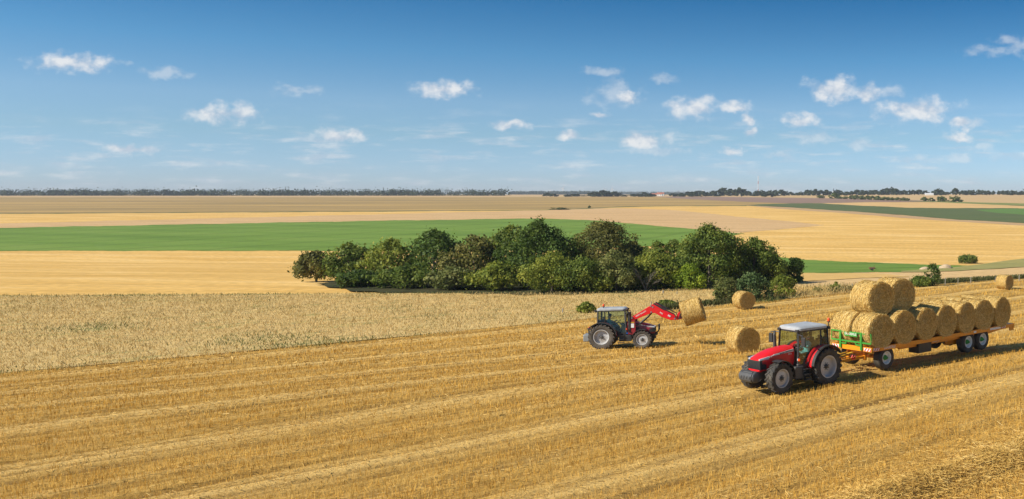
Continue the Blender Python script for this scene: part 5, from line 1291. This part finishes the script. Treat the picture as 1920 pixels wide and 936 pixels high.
# running gear
m = MB(); m.bar((-1.05, -.85, .50), (-1.05, .85, .50), .13); m.box((-1.0, 0, .78), (1.25, 1.0, .16)); m.lathe([(0, -.05), (.50, -.05), (.50, .05), (0, .05)], 28, Matrix.Translation((-1.05, 0, .87)) @ Matrix.Rotation(math.pi/2, 4, 'X'))
for s_ in (-1, 1): m.box((-1.05, s_*.50, .62), (.9, .10, .12)); m.box((-.30, s_*.52, .66), (.12, .12, .42)); m.bar((-.4, s_*.5, .60), (.2, s_*.42, .60), .09)
tp('turntable', m, M_ORANGE, bevel=.01)
m = MB()
for s_ in (-1, 1): m.bar((-.3, s_*.50, .60), (1.55, s_*.10, .50), .13, .12)
m.bar((.25, -.40, .58), (.25, .40, .58), .10); m.bar((1.5, -.12, .5), (1.5, .12, .5), .12); m.bar((1.5, 0, .5), (2.05, 0, .50), .11); tp('drawbar', m, M_ORANGE, bevel=.01)
m = MB(); m.bar((.1, .10, .78), (1.65, .05, .62), .14, .10); m.bar((.1, -.22, .78), (1.3, -.2, .70), .06); tp('yellow_strut', m, M_YELLOW, bevel=.01)
m = MB(); m.tube([(.3, .32, .76), (.8, .25, .84), (1.3, .10, .70), (1.9, .05, .72)], .022, 7); m.tube([(.2, .45, .80), (.7, .34, .66), (1.2, .15, .80), (1.9, 0, .8)], .018, 7); tp('hoses', m, M_BLACK, smooth=50)
m = MB(); m.tube([(.30, .46, .70), (.36, .46, .60), (.46, .46, .58), (.52, .46, .66), (.46, .46, .76)], .04, 8); tp('red_hook', m, M_STICK, smooth=50)
for s_ in (-1, 1):
    m = MB(); m.prism([(-6.4, .74), (-6.9, .42), (-7.3, .40), (-8.2, .40), (-8.7, .42), (-9.2, .74)], s_*.55, s_*.66); m.bar((-7.45, s_*.45, .50), (-7.45, s_*.95, .50), .12); m.bar((-8.72, s_*.45, .50), (-8.72, s_*.95, .50), .12); m.box((-6.55, s_*.60, .62), (.5, .1, .34)); tp('bogie', m, M_ORANGE, bevel=.01)
    m = MB(); m.bar((-7.45, s_*.1, .50), (-7.45, s_*.5, .50), .12); m.bar((-8.72, s_*.1, .50), (-8.72, s_*.5, .50), .12); tp('axle', m, M_DKGREY)
m = MB(); m.box((-4.0, .80, .70), (1.0, .62, .54)); tp('tool_box', m, M_BLACK, bevel=.02)
m = MB(); m.box((-6.0, .9, .98-.12), (.04, .04, .30)); tp('side_hook', m, M_STEEL)
for s_ in (-1, 1):
    wheel(tr, (-1.05, s_*1.0, .54), .54, .42, .30, s_, 'f', M_RUBBER, M_WHITE, lug=False, hubm=M_GREEN, deep=.25, cone=True)
    for x in (-7.45, -8.72): wheel(tr, (x, s_*1.0, .55), .55, .42, .30, s_, 't', M_RUBBER, M_WHITE, lug=False, hubm=M_GREEN, deep=.25, cone=True)
# load: two across, seven along, two on top
order = ['first', 'second', 'third', 'fourth', 'fifth', 'sixth', 'seventh']
for k in range(7):
    for s_ in (1, -1):
        x = -.72-1.614*k; y = s_*.605
        c = TO + th*x + tl*y; c.z = DZ+BR*.93
        side = 'near' if s_ > 0 else 'far'
        lab = f'{order[k]} bale from the headboard in the {side} side row on the trailer'
        if k == 6: lab = f'rearmost bale in the {side} side row on the orange trailer'
        if k == 0: lab = f'bale right behind the green headboard in the {side} side row'
        bale(c, TA+math.pi/2+R([-8, -3, 1, -2, 2, -3, 1][k]), lab, 'bales loaded on the trailer', 0, 0, [1.02, 1.04, 1.05, 1.03, 1.05, 1.04, 1.03][k])
for k, lab in ((0, 'upper bale on the trailer stack nearest the front tractor'), (1, 'upper bale on the trailer stack further from the front tractor')):
    c = TO + th*(-.72-1.60*(k+.5)+.05) + tl*(-.06-.04*k); c.z = DZ+BR*.93+1.36+.03*k
    bale(c, TA+math.pi/2+R(-8-3*k), lab, 'bales stacked on top of the load', .8*k, 0, 1.05)

# ------------------------------------------------------------------ drivers
def person(label, M, arm_up):
    """seated driver; joints in tractor coordinates, M: tractor matrix"""
    J = [(.34, 0, 1.32), (.33, 0, 1.55), (.32, 0, 1.76), (.34, 0, 1.86), (.38, 0, 1.95), (.40, 0, 2.06)]
    rad = [(.15, .17), (.13, .16), (.14, .18), (.055, .055), (.075, .075), (.085, .08)]
    E = [(0, 1), (1, 2), (2, 3), (3, 4), (4, 5)]
    def chain(start, pts):
        p = start
        for q, r_ in pts:
            J.append(q); rad.append((r_, r_)); E.append((p, len(J)-1)); p = len(J)-1
        return p
    for s_ in (-1, 1):
        hand = (.74, s_*.15, 1.72) if not (arm_up and s_ > 0) else (.86, s_*.12, 1.80)
        el = (.46, s_*.28, 1.46) if not (arm_up and s_ > 0) else (.58, s_*.27, 1.58)
        w_ = chain(2, [((.31, s_*.20, 1.73), .075), (el, .05), (((hand[0]*2+el[0])/3, (hand[1]*2+el[1])/3, (hand[2]*2+el[2])/3), .036), (hand, .040)])
        for f in range(4):
            dy = (f-1.5)*.022
            chain(w_, [((hand[0]+.055, hand[1]+dy, hand[2]+.010), .0095), ((hand[0]+.085+.006*(f in (1, 2)), hand[1]+dy, hand[2]-.022), .008)])
        chain(w_, [((hand[0]+.03, hand[1]-s_*.045, hand[2]+.03), .010), ((hand[0]+.06, hand[1]-s_*.05, hand[2]+.02), .009)])
        chain(0, [((.42, s_*.10, 1.30), .095), ((.80, s_*.15, 1.34), .070), ((.92, s_*.15, .98), .048), ((1.04, s_*.15, .965), .042)])
    me = bpy.data.meshes.new('person'); me.from_pydata(J, E, [])
    o = bpy.data.objects.new('person', me); COL.objects.link(o)
    sk = o.modifiers.new('skin', 'SKIN'); sk.use_smooth_shade = True
    if not me.skin_vertices: 
        bpy.context.view_layer.objects.active = o
    for i, v in enumerate(me.skin_vertices[0].data):
        v.radius = rad[i]; v.use_root = (i == 0)
    sb = o.modifiers.new('sub', 'SUBSURF'); sb.levels = 2; sb.render_levels = 2
    dg = bpy.context.evaluated_depsgraph_get(); m2 = bpy.data.meshes.new_from_object(o.evaluated_get(dg))
    o.modifiers.clear(); o.data = m2; m2.name = 'person'
    for mt in (M_SHIRT, M_SKIN, M_TROUS): m2.materials.append(mt)
    for p in m2.polygons:
        c = p.center
        d_hand = min((c-Vector((.74, .15, 1.72))).length, (c-Vector((.74, -.15, 1.72))).length, (c-Vector((.86, .12, 1.80))).length if arm_up else 9)
        p.material_index = 1 if (c.z > 1.84 or d_hand < .20 and c.x > .56) else (2 if (c.z < 1.36 and not (abs(c.y) > .22 and c.z > 1.40)) else 0)
    o.matrix_world = M
    tag(o, label, 'person')
    def sph(nm, c, r3, mat, cut=None):
        m = MB(); n = 14; secs = []
        for a in range(9):
            t = -math.pi/2+math.pi*a/8
            secs.append([(c[0]+r3[0]*math.cos(t)*math.cos(6.2832*q/n), c[1]+r3[1]*math.cos(t)*math.sin(6.2832*q/n), c[2]+r3[2]*math.sin(t)) for q in range(n)])
        m.loft(secs); return m.build(nm, mat, o, smooth=60)
    sph('hair', (.368, 0, 2.085), (.105, .098, .088), M_HAIR)
    sph('nose', (.487, 0, 2.03), (.018, .014, .024), M_SKIN)
    for s_ in (-1, 1): sph('ear', (.395, s_*.088, 2.035), (.024, .012, .034), M_SKIN); sph('eye', (.472, s_*.034, 2.055), (.010, .013, .009), M_HAIR)
    sph('mouth', (.470, 0, 1.985), (.010, .026, .006), M_STICK)
    return o
bpy.context.view_layer.update()
person('driver in a turquoise shirt at the wheel of the front tractor', front_tractor.matrix_world.copy(), True)
person('dark haired driver in a pale blue shirt in the loader tractor cab', loader_tractor.matrix_world.copy(), False)
bpy.context.view_layer.update()

# ------------------------------------------------------------------ air
m = MB(); m.box((-1500, 3000, 25), (12000, 6400, 90))
hz = m.build('haze', None) if False else link('haze', m.mesh('haze'))
hm, hnt, hb2, ho = new_mat('haze'); hnt.nodes.remove(hb2)
pv = hnt.nodes.new('ShaderNodeVolumePrincipled'); pv.inputs['Color'].default_value = (.80, .88, 1.0, 1); pv.inputs['Density'].default_value = 1.0e-4; pv.inputs['Anisotropy'].default_value = .0
hnt.links.new(pv.outputs[0], ho.inputs['Volume']); hz.data.materials.append(hm)
tag(hz, 'thin pale blue haze over the distant farmland', 'haze', kind='stuff')
